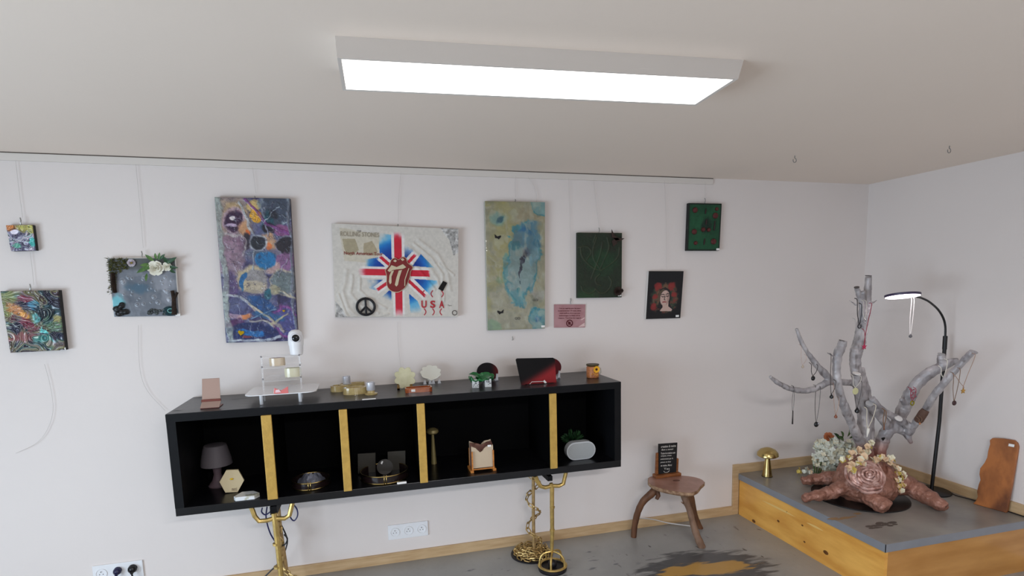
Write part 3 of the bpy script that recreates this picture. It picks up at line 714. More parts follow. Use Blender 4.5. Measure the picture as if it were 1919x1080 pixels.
for ch, u in (('U', .712), ('S', .785), ('A', .86)):
    text_on('lettering', ch, q, u - .022, .845 - .03, u + .022, .9, REDP, t, .006, bold=.03)
text_on('signature', 'Tara', q, .91, .862, .945, .878, INK, t, .004)
# mouth badge: lips with a tongue out
def poly5(name, P, m, lift, thick=.004, parent=t, sc=5.143, ox=600, oy=400):
    return MB().prism([Q5(ox + x / sc, oy + y / sc, lift) for x, y in P], (0, thick, 0)).build(name, m, parent)
LIP = mat('dark_red_felt', (124, 34, 34), .7); CRM = mat('cream_felt', (206, 190, 160), .75)
o_ = [(p[0], p[1]) for p in spl([(632, 548), (668, 505), (690, 450), (725, 432), (758, 450), (790, 425), (825, 432), (845, 480), (893, 520), (872, 560), (862, 620), (828, 700), (780, 745), (735, 758), (680, 740), (648, 690), (646, 610), (640, 575)], 4)]
cxo = np.mean(o_, 0)
bd = poly5('badge_border', [((x - cxo[0]) * 1.045 + cxo[0], (y - cxo[1]) * 1.035 + cxo[1]) for x, y in o_], CRM, .009)
mouth = poly5('mouth_badge', o_, LIP, .012)
for P in ([(652, 552), (690, 500), (740, 518), (800, 490), (832, 520), (800, 535), (740, 540), (700, 548), (672, 566)], [(706, 460), (725, 445), (742, 458), (728, 472)], [(778, 440), (800, 432), (815, 448), (795, 460)],
          [(690, 556), (714, 552), (690, 610), (690, 670), (676, 685), (664, 660), (670, 600)], [(760, 552), (792, 545), (770, 610), (752, 690), (738, 706), (722, 690), (738, 620)]):
    poly5('highlight', P, CRM, .015, .0025, mouth)
MB().tube([Q5(600 + x / 5.143, 400 + y / 5.143, .015) for x, y in ((818, 700), (820, 640), (840, 580), (858, 530))], .003, 5).build('highlight', CRM, mouth)
# peace sign
pc = Vector(Q5(686, 575, .012)); R_ = .052
k = MB(); k.tube([pc + Vector((math.cos(a) * R_, 0, math.sin(a) * R_ * .95)) for a in np.linspace(0, 2 * PI, 25)[:-1]], .0085, 6, closed=True)
for a in (PI / 2, -PI / 2, -PI / 4, -3 * PI / 4): k.tube([pc, pc + Vector((math.cos(a), 0, math.sin(a))) * R_], .007, 6)
k.build('peace_sign', mat('black_relief', (22, 20, 24), .35, bump=.5, bscale=120), t)
MB().prism([Q5(*p, .012) for p in ((831, 526.5), (838.6, 530.5), (830.5, 546), (821.8, 541.5))], (0, .006, 0)).build('black_tag', mat('black_gloss', (12, 9, 10), .55, spec=.25), t, bevel=.002)
rc = Q5(852.5, 586.5, .006); k = MB(); k.tube([rc + Vector((math.cos(a) * .0145, 0, math.sin(a) * .0145)) for a in np.linspace(0, 2 * PI, 17)[:-1]], .002, 5, closed=True); k.build('round_stamp', INK, t)

# --- tall blue-green resin canvas
def art_lagoon(U, V):
    A = V.max(); f, g = swirl(U, V, 55, 2.0, .7); U = U + .12 * (fbm(U * 6, V * 6, 81, 4) - .5); V = V + .12 * (fbm(U * 6 + 5, V * 6, 82, 4) - .5); f2 = fbm(U * 12, V * 12, 9, 4)
    C = pal(np.clip((f - .3) / .4, 0, 1), [(0, (150, 146, 116)), (.5, (156, 150, 124)), (1, (150, 144, 96))])
    def E(cx, cy, rx, ry, c, k=1, rot=0, w=.35, soft=.2, s=1, out=None, ow=.1):
        nonlocal C
        m, d = ell(U, V, cx, cy * A, rx, ry * A, rot, soft, w, s); C = blend(C, c, m * k)
        if out is not None: C = blend(C, out, np.clip(np.exp(-((d - .98) / ow) ** 2) * (.4 + .8 * f2), 0, 1))
    E(.3, .22, .2, .2, (166, 158, 96), .5, 0, .5, .5, 3); E(.75, .12, .3, .08, (160, 146, 118), .6)
    teal = (42, 122, 138)
    E(.6, .48, .28, .31, (126, 148, 144), 1, .12, .32, .12, 4, teal, .07); E(.72, .27, .25, .12, (82, 122, 138), .9, .2, .4, .2, 6); E(.68, .22, .13, .025, (38, 100, 140), .85, .1, .9, .5)
    E(.5, .2, .08, .02, (60, 128, 140), .9, 0, .5); E(.86, .32, .10, .03, (56, 110, 132), .75, .2, .9, .5); E(.5, .34, .05, .03, (48, 108, 116), .8, 0, 1.0, .5); E(.8, .42, .09, .08, (112, 150, 160), .8, .5, .5)
    E(.66, .4, .07, .06, (82, 92, 104), .8, .5, .6); E(.64, .39, .05, .035, (28, 30, 44), 1, .9, .9, .2, 12); E(.58, .45, .045, .03, (34, 36, 50), 1, 0, .9); E(.56, .52, .018, .05, (34, 38, 50), 1, 0, .8); E(.57, .63, .014, .015, (36, 66, 74), 1, 0, .6)
    E(.54, .68, .04, .015, (24, 110, 112), 1, 0, .6); E(.5, .73, .14, .05, (72, 140, 146), .7, 0, .5); E(.32, .52, .05, .13, (76, 140, 142), .6, 0, .5)
    E(.22, .135, .13, .045, (122, 158, 148), .9, .2, .4, .4, 15); E(.24, .14, .03, .022, (40, 86, 100), .9, .9, .8, .5)
    E(.95, .02, .24, .07, (122, 158, 156), .95, .6, .3, .2, 16, teal, .09); E(.2, .6, .06, .025, (112, 136, 98), .8, 0, .5, .6)
    E(.92, .92, .2, .085, (96, 146, 150), .95, .2, .4, .3, 17, teal, .1); E(.87, .92, .07, .025, (34, 88, 138), .9, 0, .9, .5); E(.08, .97, .16, .04, (120, 150, 112), .8, .4, .4)
    E(.9, .73, .12, .05, (160, 156, 148), .6, 0, .5)
    st = fbm(U * 9 + 3, V * 5, 777, 5); C = blend(C, (176, 176, 156), sst(.56, .7, st) * .45); C = blend(C, (96, 108, 100), sst(.56, .7, 1 - st) * .25)
    C = C * (.84 + .2 * f2)[..., None]
    return C, .35 * f2
t, q = canvas([(909.2, 377), (1021.7, 379.2), (1021.7, 615.8), (914.7, 619.4)], .038, 'tall narrow khaki resin canvas with turquoise island pool and black butterflies', SIDE_G, hook=(966, 378), tagpx=(1018, 612), hh=.014)
grid_paint('painted_surface', q, 150, 300, art_lagoon, .004, ARTG, t)
BK = mat('black_cutout', (14, 10, 12), .6)
for (x, y, s_, fl) in ((933.5, 444, 6, 1), (938.5, 585, 6, -1)):
    P = [(-1, .9), (-.2, .1), (.9, .5), (1.0, -.05), (.3, -.9), (-.1, -.5), (-.85, -.4)]
    MB().prism([onY(x + px_ * s_ * fl, y - py_ * s_ * (.9), -.043) for px_, py_ in P], (0, .003, 0)).build('butterfly', BK, t)
for (x, y) in ((1004.5, 562.5), (971, 597)):
    for dx in (-3, 2):
        k = MB(); c = onY(x + dx, y, -.044); k.tube([c + Vector((math.cos(a) * .008, 0, math.sin(a) * .007)) for a in np.linspace(0, 2 * PI, 11)[:-1]], .0018, 5, closed=True); k.build('shell_ring', mat('dull_grey_shell', (110, 108, 98), .5), t)

# --- dark green heart canvas
def art_green(U, V):
    f, g = swirl(U, V, 91, 2.4, .8); f2 = fbm(U * 30, V * 30, 9, 4)
    C = pal(np.clip((f - .25) / .5, 0, 1), [(0, (36, 36, 26)), (.5, (30, 44, 27)), (1, (42, 44, 32))])
    m, _ = ell(U, V, .2, .98 * 1.44, .3, .22, 0, .5, .4, 2); C = blend(C, (34, 66, 34), m * .7)
    m, _ = ell(U, V, .55, .6, .3, .25, 0, .5, .4, 2); C = blend(C, (26, 58, 32), m * .8)
    H = .3 * f2
    for P in ([(.08, 1.1), (.12, 1.2), (.25, 1.26), (.38, 1.2), (.4, 1.17), (.48, 1.24), (.6, 1.25), (.72, 1.15), (.76, 1.02), (.7, .9)], [(.3, .95), (.4, .7), (.5, .45), (.55, .2)], [(.02, .3), (.2, .28), (.3, .4), (.2, .55)], [(.35, .2), (.4, .05)], [(.5, .75), (.36, .55), (.34, .35), (.42, .1)], [(.5, .75), (.62, .5), (.7, .3), (.66, .1)], [(.5, .78), (.3, .7), (.1, .5), (.06, .3)], [(.52, .78), (.72, .66), (.9, .5), (.94, .3)], [(.5, .85), (.4, .95), (.42, 1.05), (.52, 1.1)]):
        P = [tuple(p) for p in spl(P, 4)]; d = seg(U, V, P); k_ = np.exp(-(d / .013) ** 2); H = np.maximum(H, k_); C = blend(C, (72, 70, 52), k_ * .6)
    C = C * (.85 + .3 * f2)[..., None]
    return C, H
t, q = canvas([(1082.8, 436.1), (1166, 436.8), (1165.3, 557.5), (1082.8, 558.9)], .03, 'dark green relief canvas with a brown butterfly perched on its top corner', SIDE_DG, hook=(1123, 437), tagpx=(1161.5, 553.5))
grid_paint('painted_surface', q, 110, 150, art_green, .007, ARTM, t)
BW = mat('dark_brown_felt', (56, 40, 34), .8)
k = MB()
for P in ([(1147, 430), (1152, 441), (1162, 449), (1155, 451), (1147, 444)], [(1150, 446), (1157, 446), (1171, 447), (1163, 452), (1155, 452)], [(1152, 448), (1158, 456), (1150, 462), (1147, 452)]):
    k.prism([onY(x, y, -.045) for x, y in P], (0, .004, 0))
k.build('butterfly', BW, t)
rose(onY(1158, 546, -.034), .030, t, 'fabric_flower', BW); rose(onY(1165, 545, -.034), .014, t, 'fabric_flower', BW)

# --- green frame with cocoa discs
def art_green2(U, V):
    f, g = swirl(U, V, 191, 2.0, .6); f2 = fbm(U * 30, V * 30, 19, 4)
    C = pal(np.clip((f - .25) / .5, 0, 1), [(0, (16, 62, 38)), (1, (26, 84, 52))])
    m, _ = ell(U, V, .55, .6, .14, .2, .3, .3, .5, 2); C = blend(C, (16, 40, 28), m * .9)
    e = np.minimum(np.minimum(U, 1 - U), np.minimum(V, V.max() - V)) < .035; C = blend(C, (14, 26, 18), e * .9)
    return C * (.9 + .2 * f2)[..., None], .3 * f2
t, q = canvas([(1291.3, 380.8), (1353, 381.8), (1348.5, 470), (1287.8, 470)], .03, 'small bright green canvas with reddish brown discs, black-rimmed', SIDE_B, hook=(1321, 381), tagpx=(1345.5, 467.5))
grid_paint('painted_surface', q, 90, 120, art_green2, .004, ARTM, t)
RB = mat('reddish_brown_clay', (86, 34, 32), .6, var=.2, scale=60); RBD = mat('dark_brown_clay', (48, 26, 26), .6)
for (x, y, r) in ((1302.5, 394, 5), (1340.5, 404.5, 5.3), (1343, 392, 3.2), (1301, 434.5, 5), (1317.5, 430.5, 4), (1328, 431, 3.6), (1303.5, 455.8, 3.6), (1337, 453, 5.3)):
    c = onY(x, y, -.031); mp = m_px(c); s_ = MB().lathe([(r * mp, 0), (r * mp * 1.05, .006), (r * mp * .8, .013), (.0001, .015)], c, (0, -1, 0), 14).build('clay_disc', RB, t)
for (x, y, l) in ((1323, 396, 5), (1339.5, 423, 9), (1320.5, 453, 6), (1324, 416, 5)):
    c = onY(x, y, -.034); mp = m_px(c); MB().tube([c + Vector((.003, 0, l * mp)), c, c + Vector((-.003, 0, -l * mp))], [.003, .006, .004], 6).build('clay_stem', RBD, t)

# --- black portrait
def art_portrait(U, V):
    V = V - .05; f = fbm(U * 14, V * 14, 6, 4); C = np.ones(U.shape + (3,)) * np.array((17, 15, 18.))
    m, _ = ell(U, V, .5, .63, .37, .40, 0, .15, .35, 4); m = m * (np.abs(V - .64) < .40)
    n = fbm(U * 12 + 5, V * 12, 16, 3); fl = pal(np.clip((n - .25) / .5, 0, 1), [(0, (38, 50, 40)), (.35, (58, 66, 50)), (.5, (92, 62, 52)), (.62, (130, 52, 46)), (.8, (72, 62, 50)), (1, (96, 84, 66))])
    C = C * (1 - m[..., None]) + fl * m[..., None]
    for x, y, r in ((.3, .34, .10), (.68, .33, .11), (.22, .6, .07), (.78, .55, .08), (.2, .88, .09)): mm, _ = ell(U, V, x, y, r, r, 0, .3, .5, 9); C = blend(C, (142, 44, 42), mm * .85)
    for x, y, r in ((.5, .36, .08), (.35, .5, .07), (.38, .78, .09)): mm, _ = ell(U, V, x, y, r, r, 0, .3, .5, 19); C = blend(C, (112, 84, 62), mm * .8)
    SK = (196, 166, 154)
    hair = inpoly(U, V, [(.3, .55), (.36, .42), (.5, .36), (.64, .44), (.68, .6), (.66, .8), (.78, .98), (.6, .98), (.3, .9), (.36, .7)]); C = blend(C, (28, 24, 28), hair * .9)
    hl = inpoly(U, V, [(.3, .6), (.33, .48), (.45, .4), (.5, .42), (.4, .5), (.36, .62), (.34, .74)]); C = blend(C, (96, 80, 60), hl * .8)
    neck = inpoly(U, V, [(.44, .78), (.46, .88), (.38, .98), (.72, .99), (.74, .94), (.62, .86), (.62, .74)]); C = blend(C, SK, neck)
    face, _ = ell(U, V, .505, .64, .135, .20, .12, .08); C = blend(C, SK, face)
    sh = inpoly(U, V, [(.56, .47), (.64, .56), (.62, .76), (.55, .84), (.57, .66)]); C = blend(C, (150, 116, 108), sh * .5)
    for P in ([(.41, .6), (.45, .615), (.49, .6)], [(.54, .59), (.58, .605), (.62, .585)], [(.4, .555), (.45, .545), (.49, .56)], [(.53, .55), (.58, .53), (.62, .54)], [(.51, .6), (.49, .68), (.52, .695)]):
        d = seg(U, V, P); C = blend(C, (40, 28, 32), 1 - sst(.006, .013, d))
    d = seg(U, V, [(.455, .75), (.5, .742), (.545, .748)]); C = blend(C, (138, 48, 52), 1 - sst(.008, .018, d))
    return C, 0 * f
t, q = canvas([(1216.3, 508.4), (1281.6, 508.4), (1275.3, 596.3), (1210.8, 598.4)], .03, 'black canvas portrait of a woman with closed eyes wreathed in red flowers', SIDE_W, tagpx=(1269.5, 592.5))
grid_paint('painted_surface', q, 150, 200, art_portrait, .001, ARTM, t)

# --- pink notice
PK = mat('pink_notice_card', (186, 142, 144), .3, rgb2=(158, 104, 108), scale=7, coat=.4)
q = quadY([(1038.9, 570.8), (1097.5, 570.8), (1096.7, 613.9), (1038.9, 614.4)], -.008)
t = thing('notice_card', ((q[0].x + q[1].x) / 2, 0, q[2].z), 'glossy pink notice card with red lettering and no-touching symbol', 'notice')
MB().hexa(q, (0, .004, 0)).build('card', PK, t)
MAR = mat('maroon_print', (88, 14, 26), .5)
for i, (s_, a, b) in enumerate((("L'art se regarde avec les yeux !", .16, .86), ("ne pas le toucher. S'il casse, abime", .12, .86), ("nous souffrons de ce que vous", .18, .83), ("endommagez. Le Plaisir est au", .16, .83), ("respect. Touchez du regard", .13, .86))):
    v = .14 + i * .105; text_on('lettering', s_, q, a, v, b, v + .066, MAR, t, .0012, bold=.025)
c = onY(1068, 606, -.0095); k = MB(); k.tube([c + Vector((math.cos(a) * .021, 0, math.sin(a) * .021)) for a in np.linspace(0, 2 * PI, 25)[:-1]], .0036, 5, closed=True)
k.tube([c + Vector((-.0145, 0, .0145)), c + Vector((.0145, 0, -.0145))], .0022, 5); k.build('prohibition_ring', MAR, t)
k = MB()
k.box((c.x - .010, c.y - .001, c.z - .010), (c.x + .006, c.y + .001, c.z + .002))
for i in range(4): k.box((c.x - .010 + i * .0045, c.y - .001, c.z), (c.x - .0068 + i * .0045, c.y + .001, c.z + .012 - abs(i - 1.5) * .002))
k.build('hand_symbol', MAR, t)
k = MB(); k.prism([onY(*p, -.009) for p in ((1088, 600), (1096, 595), (1096, 597), (1091, 600))], (0, .001, 0)); k.prism([onY(*p, -.009) for p in ((1084, 613), (1096, 605), (1096.5, 612))], (0, .001, 0)); k.build('peeling_corner', mat('pale_pink', (222, 190, 186), .3), t)
h = onY(1070, 569, -.01); k = MB(); k.tube([h + Vector((0, 0, -.004)), h + Vector((-.002, -.002, .012)), h + Vector((.003, 0, .02)), h + Vector((.001, .003, .034))], .0028, 6); k.build('hanger_hook', STEEL, t)

# --- clear hanging wires
def wire(pts, label, r=.0008, Y=-.012, n=6, name='hanging_wire'):
    P = [Vector(p) for p in spl([tuple(onY(x, y, Y)) for x, y in pts], n)] if len(pts) > 2 else [onY(x, y, Y) for x, y in pts]
    tag(MB().tube(P, r, 5).build(name, CORD, origin=P[-1]), label, 'wire', 'clear nylon hanging wires')
wire([(30, 302), (36, 355), (43, 408)], 'clear wire from the rail to the tiny square canvas')
wire([(57, 473), (61, 505), (64, 534)], 'clear wire running between the two small canvases at far left')
wire([(84, 683), (94, 720), (100, 765), (92, 800), (70, 830), (30, 850)], 'loose wire end curling left under the marbled canvas')
wire([(255, 308), (263, 390), (269, 465)], 'clear wire above the canvas with silk roses')
wire([(260, 610), (262, 685), (275, 730), (310, 770)], 'loose wire end hanging under the canvas with silk roses')
wire([(474, 314), (478, 345), (480, 362)], 'clear wire above the tall purple canvas')
wire([(752, 322), (748, 370), (747, 416)], 'clear wire above the flag canvas')
wire([(746, 604), (747, 645), (752, 690)], 'loose wire end hanging under the flag canvas')
wire([(967, 330), (966, 350), (967, 370)], 'clear wire above the tall khaki resin canvas')
wire([(990, 331), (1004, 355), (1006, 378), (1000, 400)], 'curled spare wire beside the top of the tall khaki resin canvas', r=.001)
wire([(1066, 334), (1070, 450), (1071, 560)], 'clear wire reaching down to the pink notice card')
wire([(1113, 335), (1118, 385), (1124, 430)], 'clear wire above the dark green butterfly canvas')
wire([(1322, 340), (1322, 358), (1322, 373)], 'clear wire above the bright green canvas with discs')
wire([(1246, 338), (1249, 420), (1250, 505)], 'clear wire above the black portrait canvas')
k = MB(); c = onY(961, 634, -.008); k.tube([c + Vector((0, 0, .012)), c, c + Vector((.004, 0, -.008)), c + Vector((-.004, 0, -.014))], .002, 5)
tag(k.build('wall_hook', mat('dull_grey', (140, 136, 132), .6), origin=(c.x, 0, c.z - .015)), 'tiny spare hook on the wall under the tall khaki resin canvas', 'hook')
# ================================================================== WALL SIDEBOARD
X0, X1, YF, ZB, ZT, TH = -.990, 1.478, -.485, .646, 1.179, .042
sb = thing('sideboard', ((X0 + X1) / 2, -.24, 0), 'long matt black open sideboard with gold-edged dividers on gold legs', 'sideboard')
top = MB().box((X0, YF, ZT - TH), (X1, -.003, ZT)).build('top_panel', BLACKTOP, sb, bevel=.002)
MB().box((X0 - .0004, YF - .0004, ZT - TH), (X1 + .0004, YF, ZT - .002)).build('front_edge', BLACK, top)
MB().box((X0, YF, ZB), (X1, -.003, ZB + TH)).build('bottom_panel', mat('black_shelf_paint', (14, 14, 17), .28, var=.3, scale=5, bump=.08, bscale=25), sb, bevel=.002)
for xa in (X0, X1 - TH): MB().box((xa, YF, ZB + TH), (xa + TH, -.003, ZT - TH)).build('side_panel', BLACK, sb)
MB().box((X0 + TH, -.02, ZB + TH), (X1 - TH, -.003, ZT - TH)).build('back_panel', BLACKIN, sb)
for a, b in ((-.550, -.499), (-.164, -.121), (.248, .292), (1.018, 1.062)):
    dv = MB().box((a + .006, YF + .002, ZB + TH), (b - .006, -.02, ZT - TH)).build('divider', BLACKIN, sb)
    MB().box((a, YF - .012, ZB + TH - .004), (b, YF + .002, ZT - TH + .001)).build('gold_edge', GOLD, dv, bevel=.003)
k = MB(); rng = random.Random(3)   # faint wear marks on the top
for (x, y, n, w) in ((450, 748, 14, .05), (318, 771, 8, .05), (372, 746, 6, .05), (1060, 708, 5, .03)):
    c = onZ(x, y, ZT)
    for i in range(n):
        p = c + Vector((rng.uniform(-w, w), rng.uniform(-.012, .012), .0003 + i * 1e-5))
        p.y = max(min(p.y, -.02), YF + .03); p.x = max(p.x, X0 + .03)
        s_ = rng.uniform(.003, .009); k.lathe([(s_, 0), (s_ * .9, .0001)], p, n=7, sx=2.4, sy=.7)
k.build('wear_marks', mat('wear_grey', (92, 92, 96), .5), sb)

def flatbar(mb, pts, w, t_):  # square bar swept through pts
    return mb.tube(pts, w, 4, smooth=False, squash=t_)
# front legs: fork + bar + (right) cage foot
def fork(parent, P, r=.013):
    return MB().tube([Vector(p) for p in P], r, 8).build('fork', GOLDM, parent)
Yl = -.40
l1 = MB(); l1.tube([onY(514, 962, Yl), onY(517, 985, Yl), onY(521, 1020, Yl), onY(525, 1060, Yl), onY(528, 1085, Yl), Vector((-.532, Yl, .10))], [.015, .016, .015, .0145, .0145, .0145], 8)
for px_, py_ in ((518, 1020), (520, 1063)): c = onY(px_, py_, Yl); l1.tube([c + Vector((0, 0, .006)), c - Vector((0, 0, .006))], .0185, 8)
L1 = l1.build('front_leg', GOLDM, sb)
fork(L1, [onY(470, 955, Yl) + Vector((0, 0, .03)), onY(478, 968, Yl), onY(486, 977, Yl), onY(500, 976, Yl), onY(514, 972, Yl), onY(534, 972, Yl), onY(543, 966, Yl), onY(549, 945, Yl) + Vector((0, 0, .01))])
l2 = MB(); l2.tube([onY(1033, 906, Yl), onY(1035, 915, Yl), onY(1035, 960, Yl), onY(1035.5, 1000, Yl), onY(1034.5, 1034, Yl)], [.012, .0145, .014, .013, .011], 8)
for py_ in (951, 994): c = onY(1035.5, py_, Yl); l2.tube([c + Vector((0, 0, .005)), c - Vector((0, 0, .005))], .0165, 8)
L2 = l2.build('front_leg', GOLDM, sb)
fork(L2, [onY(1004, 893, Yl), onY(1008, 903, Yl), onY(1014, 912, Yl), onY(1022, 914, Yl), onY(1035, 911, Yl), onY(1048, 911, Yl), onY(1056, 907, Yl), onY(1061, 886, Yl)])
def cage(parent, c, ztop, R_):
    k = MB(); zr = .030
    for i in range(5):
        a = 2 * PI * i / 5 + .5; pts = []
        for s_ in np.linspace(0, 1, 9):
            r = R_ * min(1, (math.sin(s_ * PI / 2)) ** .7); z = zr + (ztop - zr) * (math.cos(s_ * PI / 2)) ** .6
            pts.append(c + Vector((math.cos(a) * r, math.sin(a) * r, z - c.z)))
        k.tube(pts, .0065, 6)
    k.tube([Vector((c.x + math.cos(a) * R_, c.y + math.sin(a) * R_, zr)) for a in np.linspace(0, 2 * PI, 29)[:-1]], .011, 6, closed=True, squash=.6)
    o = k.build('cage_foot', GOLDM, parent)
    return o
for L_, cx in ((L2, 1.050), (L1, -.532)):
    c = Vector((cx, Yl, 0)); cage(L_, c, .118, .082)
    k = MB(); k.lathe([(.088, 0), (.09, .012), (.082, .02)], c, n=24); k.ball(c + Vector((0, 0, .038)), .028, 12, 8); k.build('castor_base', mat('black_rubber_base', (22, 20, 26), .5), L_)
# black cross bars
k = MB()
k.hexa([(1.030, -.40, .575), (1.060, -.40, .575), (1.02, -.12, .615), (.985, -.12, .615)], (0, 0, .03))
k.hexa([(-.560, -.40, .565), (-.525, -.40, .565), (-.50, -.12, .60), (-.535, -.12, .60)], (0, 0, .046)); k.build('cross_bar', BLACK, sb)
# rear legs
Yr = -.20
r2 = MB().tube([onY(1000, 889, Yr), onY(1000, 960, Yr), onY(1001, 1025, Yr), Vector((onY(1001, 1025, Yr).x, Yr, .004))], [.011, .011, .012, .013], 8).build('rear_leg', mat('weathered_gold', (176, 146, 100), .45, metal=.5, var=.2, scale=30), sb)
Yq = -.14
r1 = MB().tube([onY(521, 950, Yq), onY(524, 990, Yq), onY(531, 1035, Yq), onY(538, 1080, Yq), Vector((-.54 + .04, Yq, .004))], [.014, .016, .015, .014, .014], 8).build('rear_leg', mat('weathered_gold', (176, 146, 100)), sb)

# chains : links are parts sharing one mesh
lk = MB(); lk.tube([Vector((math.cos(a) * .011 * (1) + (.010 if math.cos(a) > 0 else -.010), math.sin(a) * .011, 0)) for a in np.linspace(0, 2 * PI, 9)[:-1]], .0038, 4, closed=True)
def chain_thing(name, pts, label, step=.030, pile=None):
    base = Vector(pts[-1]); t = thing(name, (base.x, base.y, 0), label, 'chain')
    P = [Vector(p) for p in spl([tuple(p) for p in pts], 12)]; proto = None; acc = 0; n = 0; out = []
    for a, b in zip(P[:-1], P[1:]):
        acc += (b - a).length
        if acc >= step: acc = 0; out.append((b, (b - a).normalized(), n)); n += 1
    if pile: out += pile
    for c, d, i in out:
        if proto is None:
            proto = lk.build('link', mat('gold_chain', (190, 160, 104), .4, metal=.7), t, weld=False); o = proto
        else: o = proto.copy(); COL.objects.link(o); o.parent = t
        o.location = c - ORG[t]
        x = d; a_, b_ = lk.frame(x); r = i * PI / 2 + .5
        y = a_ * math.cos(r) + b_ * math.sin(r); z = x.cross(y)
        o.rotation_euler = Matrix((x, y, z)).transposed().to_euler()
        s_ = step / .030 * .98; o.scale = (s_, s_, s_)
    # proto geometry was built relative to the thing origin -> recentre
    me = proto.data; og = ORG[t]
    for v in me.vertices: v.co = v.co + og
    return t
pts = []
xr, zr0, zr1 = 1.0, .60, .10
for i in range(25):
    s_ = i / 24; a = s_ * 2 * PI * 2.6 + 2.6
    pts.append(Vector((.992 + .042 * math.cos(a), Yr + .03 * math.sin(a), zr0 + (zr1 - zr0) * s_)))
pc_ = Vector((.985, -.165, 0)); rng = random.Random(11); pile = []
for ring, (R_, n, z) in enumerate(((.115, 24, .012), (.088, 19, .014), (.06, 13, .016), (.10, 20, .032), (.07, 14, .036), (.035, 8, .04), (.05, 10, .055))):
    for i in range(n):
        a = 2 * PI * i / n + ring; r = R_ * rng.uniform(.9, 1.08)
        c = pc_ + Vector((math.cos(a) * r, math.sin(a) * r * .95, z + rng.uniform(-.002, .006)))
        d = Vector((-math.sin(a) + rng.uniform(-.5, .5), math.cos(a) + rng.uniform(-.5, .5), rng.uniform(-.25, .25))).normalized(); pile.append((c, d, i))
chain_thing('gold_chain', pts, 'gold chain winding down the right rear leg into a heap on the floor', .032, pile)
dsk = MB().lathe([(.14, 0), (.14, .006), (.135, .008)], (pc_.x, pc_.y, 0), n=32).build('base_plate', mat('black_rubber_base', (22, 20, 26)), r2)
pts = [onY(521, 975, Yq - .02), onY(526, 992, Yq - .02), onY(522, 1003, Yq - .03), onY(530, 1018, Yq - .03), onY(526, 1030, Yq - .02), onY(528, 1045, Yq - .02), onY(527, 1060, Yq - .03), onY(536, 1070, Yq - .05), onY(545, 1078, Yq - .07), onY(556, 1083, Yq - .08), onY(566, 1089, Yq - .08)]
chain_thing('gold_chain', pts, 'gold chain twisting round the left rear leg of the sideboard', .030)
# cables behind the left legs
def cable(pts, r, m, label, Y=-.1, cat='cable', name='cable', n=8, grp=None):
    P = [Vector(p) for p in spl([tuple(onY(p[0], p[1], p[2] if len(p) > 2 else Y)) for p in pts], n)]
    return tag(MB().tube(P, r, 6).build(name, m, origin=P[-1]), label, cat, grp)
BLU = mat('dark_blue_cable', (34, 34, 86), .4); BLC = mat('black_cable', (20, 18, 22), .45)
cable([(492, 952), (491, 960), (498, 965), (508, 958), (510, 948)], .0042, BLU, 'blue cable loop left of the left front leg, under the sideboard', -.12)
cable([(501, 950), (499, 968), (502, 985), (508, 1002), (516, 1015)], .0042, BLU, 'blue cable dropping behind the left front leg', -.10)
cable([(549, 944), (557, 955), (558, 967), (552, 976), (546, 972), (543, 962)], .0042, BLU, 'blue cable loop hanging right of the left fork', -.12)
cable([(528, 985), (536, 1002), (539, 1014), (537, 1026), (531, 1042), (520, 1058), (508, 1070), (494, 1084)], .0045, BLC, 'dark cable bowing right of the left leg towards the wall socket', -.09)
cable([(522, 1021), (528, 1023), (535, 1020), (539, 1010), (533, 1002)], .0045, BLC, 'black cable knot looped beside the left rear leg', -.17)

# ================================================================== SOCKETS
def socket(x0, x1, y_, z0, z1, n, first, label):
    t = thing('socket_plate', ((x0 + x1) / 2, 0, z0), label, 'socket')
    MB().box((x0, -.010, z0), (x1, -.001, z1)).build('plate', WHITE, t, bevel=.002)
    step = (x1 - x0) / n
    for i in range(n):
        c = Vector((x0 + step * (i + .5), -.0105, (z0 + z1) / 2)); k = MB()
        k.lathe([(.030, 0), (.030, .0035), (.026, .0035), (.024, .0005), (.0001, .0005)], c, (0, -1, 0), 24)
        so = k.build('socket', WHITE, t)
        k = MB()
        for dx in (-.009, .009): k.lathe([(.0026, 0), (.0026, .0006)], c + Vector((dx, -.0006, -.004)), (0, -1, 0), 8)
        k.build('pin_holes', DARKPL, so); MB().lathe([(.0025, 0), (.0025, .006), (.001, .008)], c + Vector((0, -.001, .012)), (0, -1, 0), 8).build('earth_pin', STEEL, so)
    return t
a, b = onY(727, 985), onY(803, 1003)
socket(a.x, b.x, 0, .158, .256, 3, 0, 'white triple wall socket under the middle of the sideboard')
a, b = onY(173, 1052), onY(268, 1049)
socket(a.x, b.x, 0, onY(268, 1049).z - .10, onY(268, 1049).z, 3, 0, 'white triple wall socket at lower left holding two plugs')
for (x, y, m, lab, s_, dx) in ((222, 1068, mat('navy_plug', (34, 32, 66), .35), 'navy plug in the middle outlet of the left wall socket', 1, -2), (250, 1064, DARKPL, 'black plug in the right outlet of the left wall socket', 1.12, 2)):
    c = onY(x, y, -.012); t = thing('plug', (c.x, c.y, c.z), lab, 'plug')
    MB().lathe([(.020 * s_, 0), (.021 * s_, .016), (.017 * s_, .028), (.008, .034)], c, (0, -1, -.25), 16).build('plug_body', m, t)
    e = c + Vector((0, -.030, -.012)); P = [Vector(p) for p in spl([tuple(e), tuple(e + Vector((dx * .002, -.002, -.03))), tuple(e + Vector((dx * .004, .005, -.07))), (e.x + dx * .005, -.03, .02)], 6)]
    MB().tube(P, [.008 * s_] * 3 + [.0042 * s_] * (len(P) - 3), 8).build('cord', m, t)

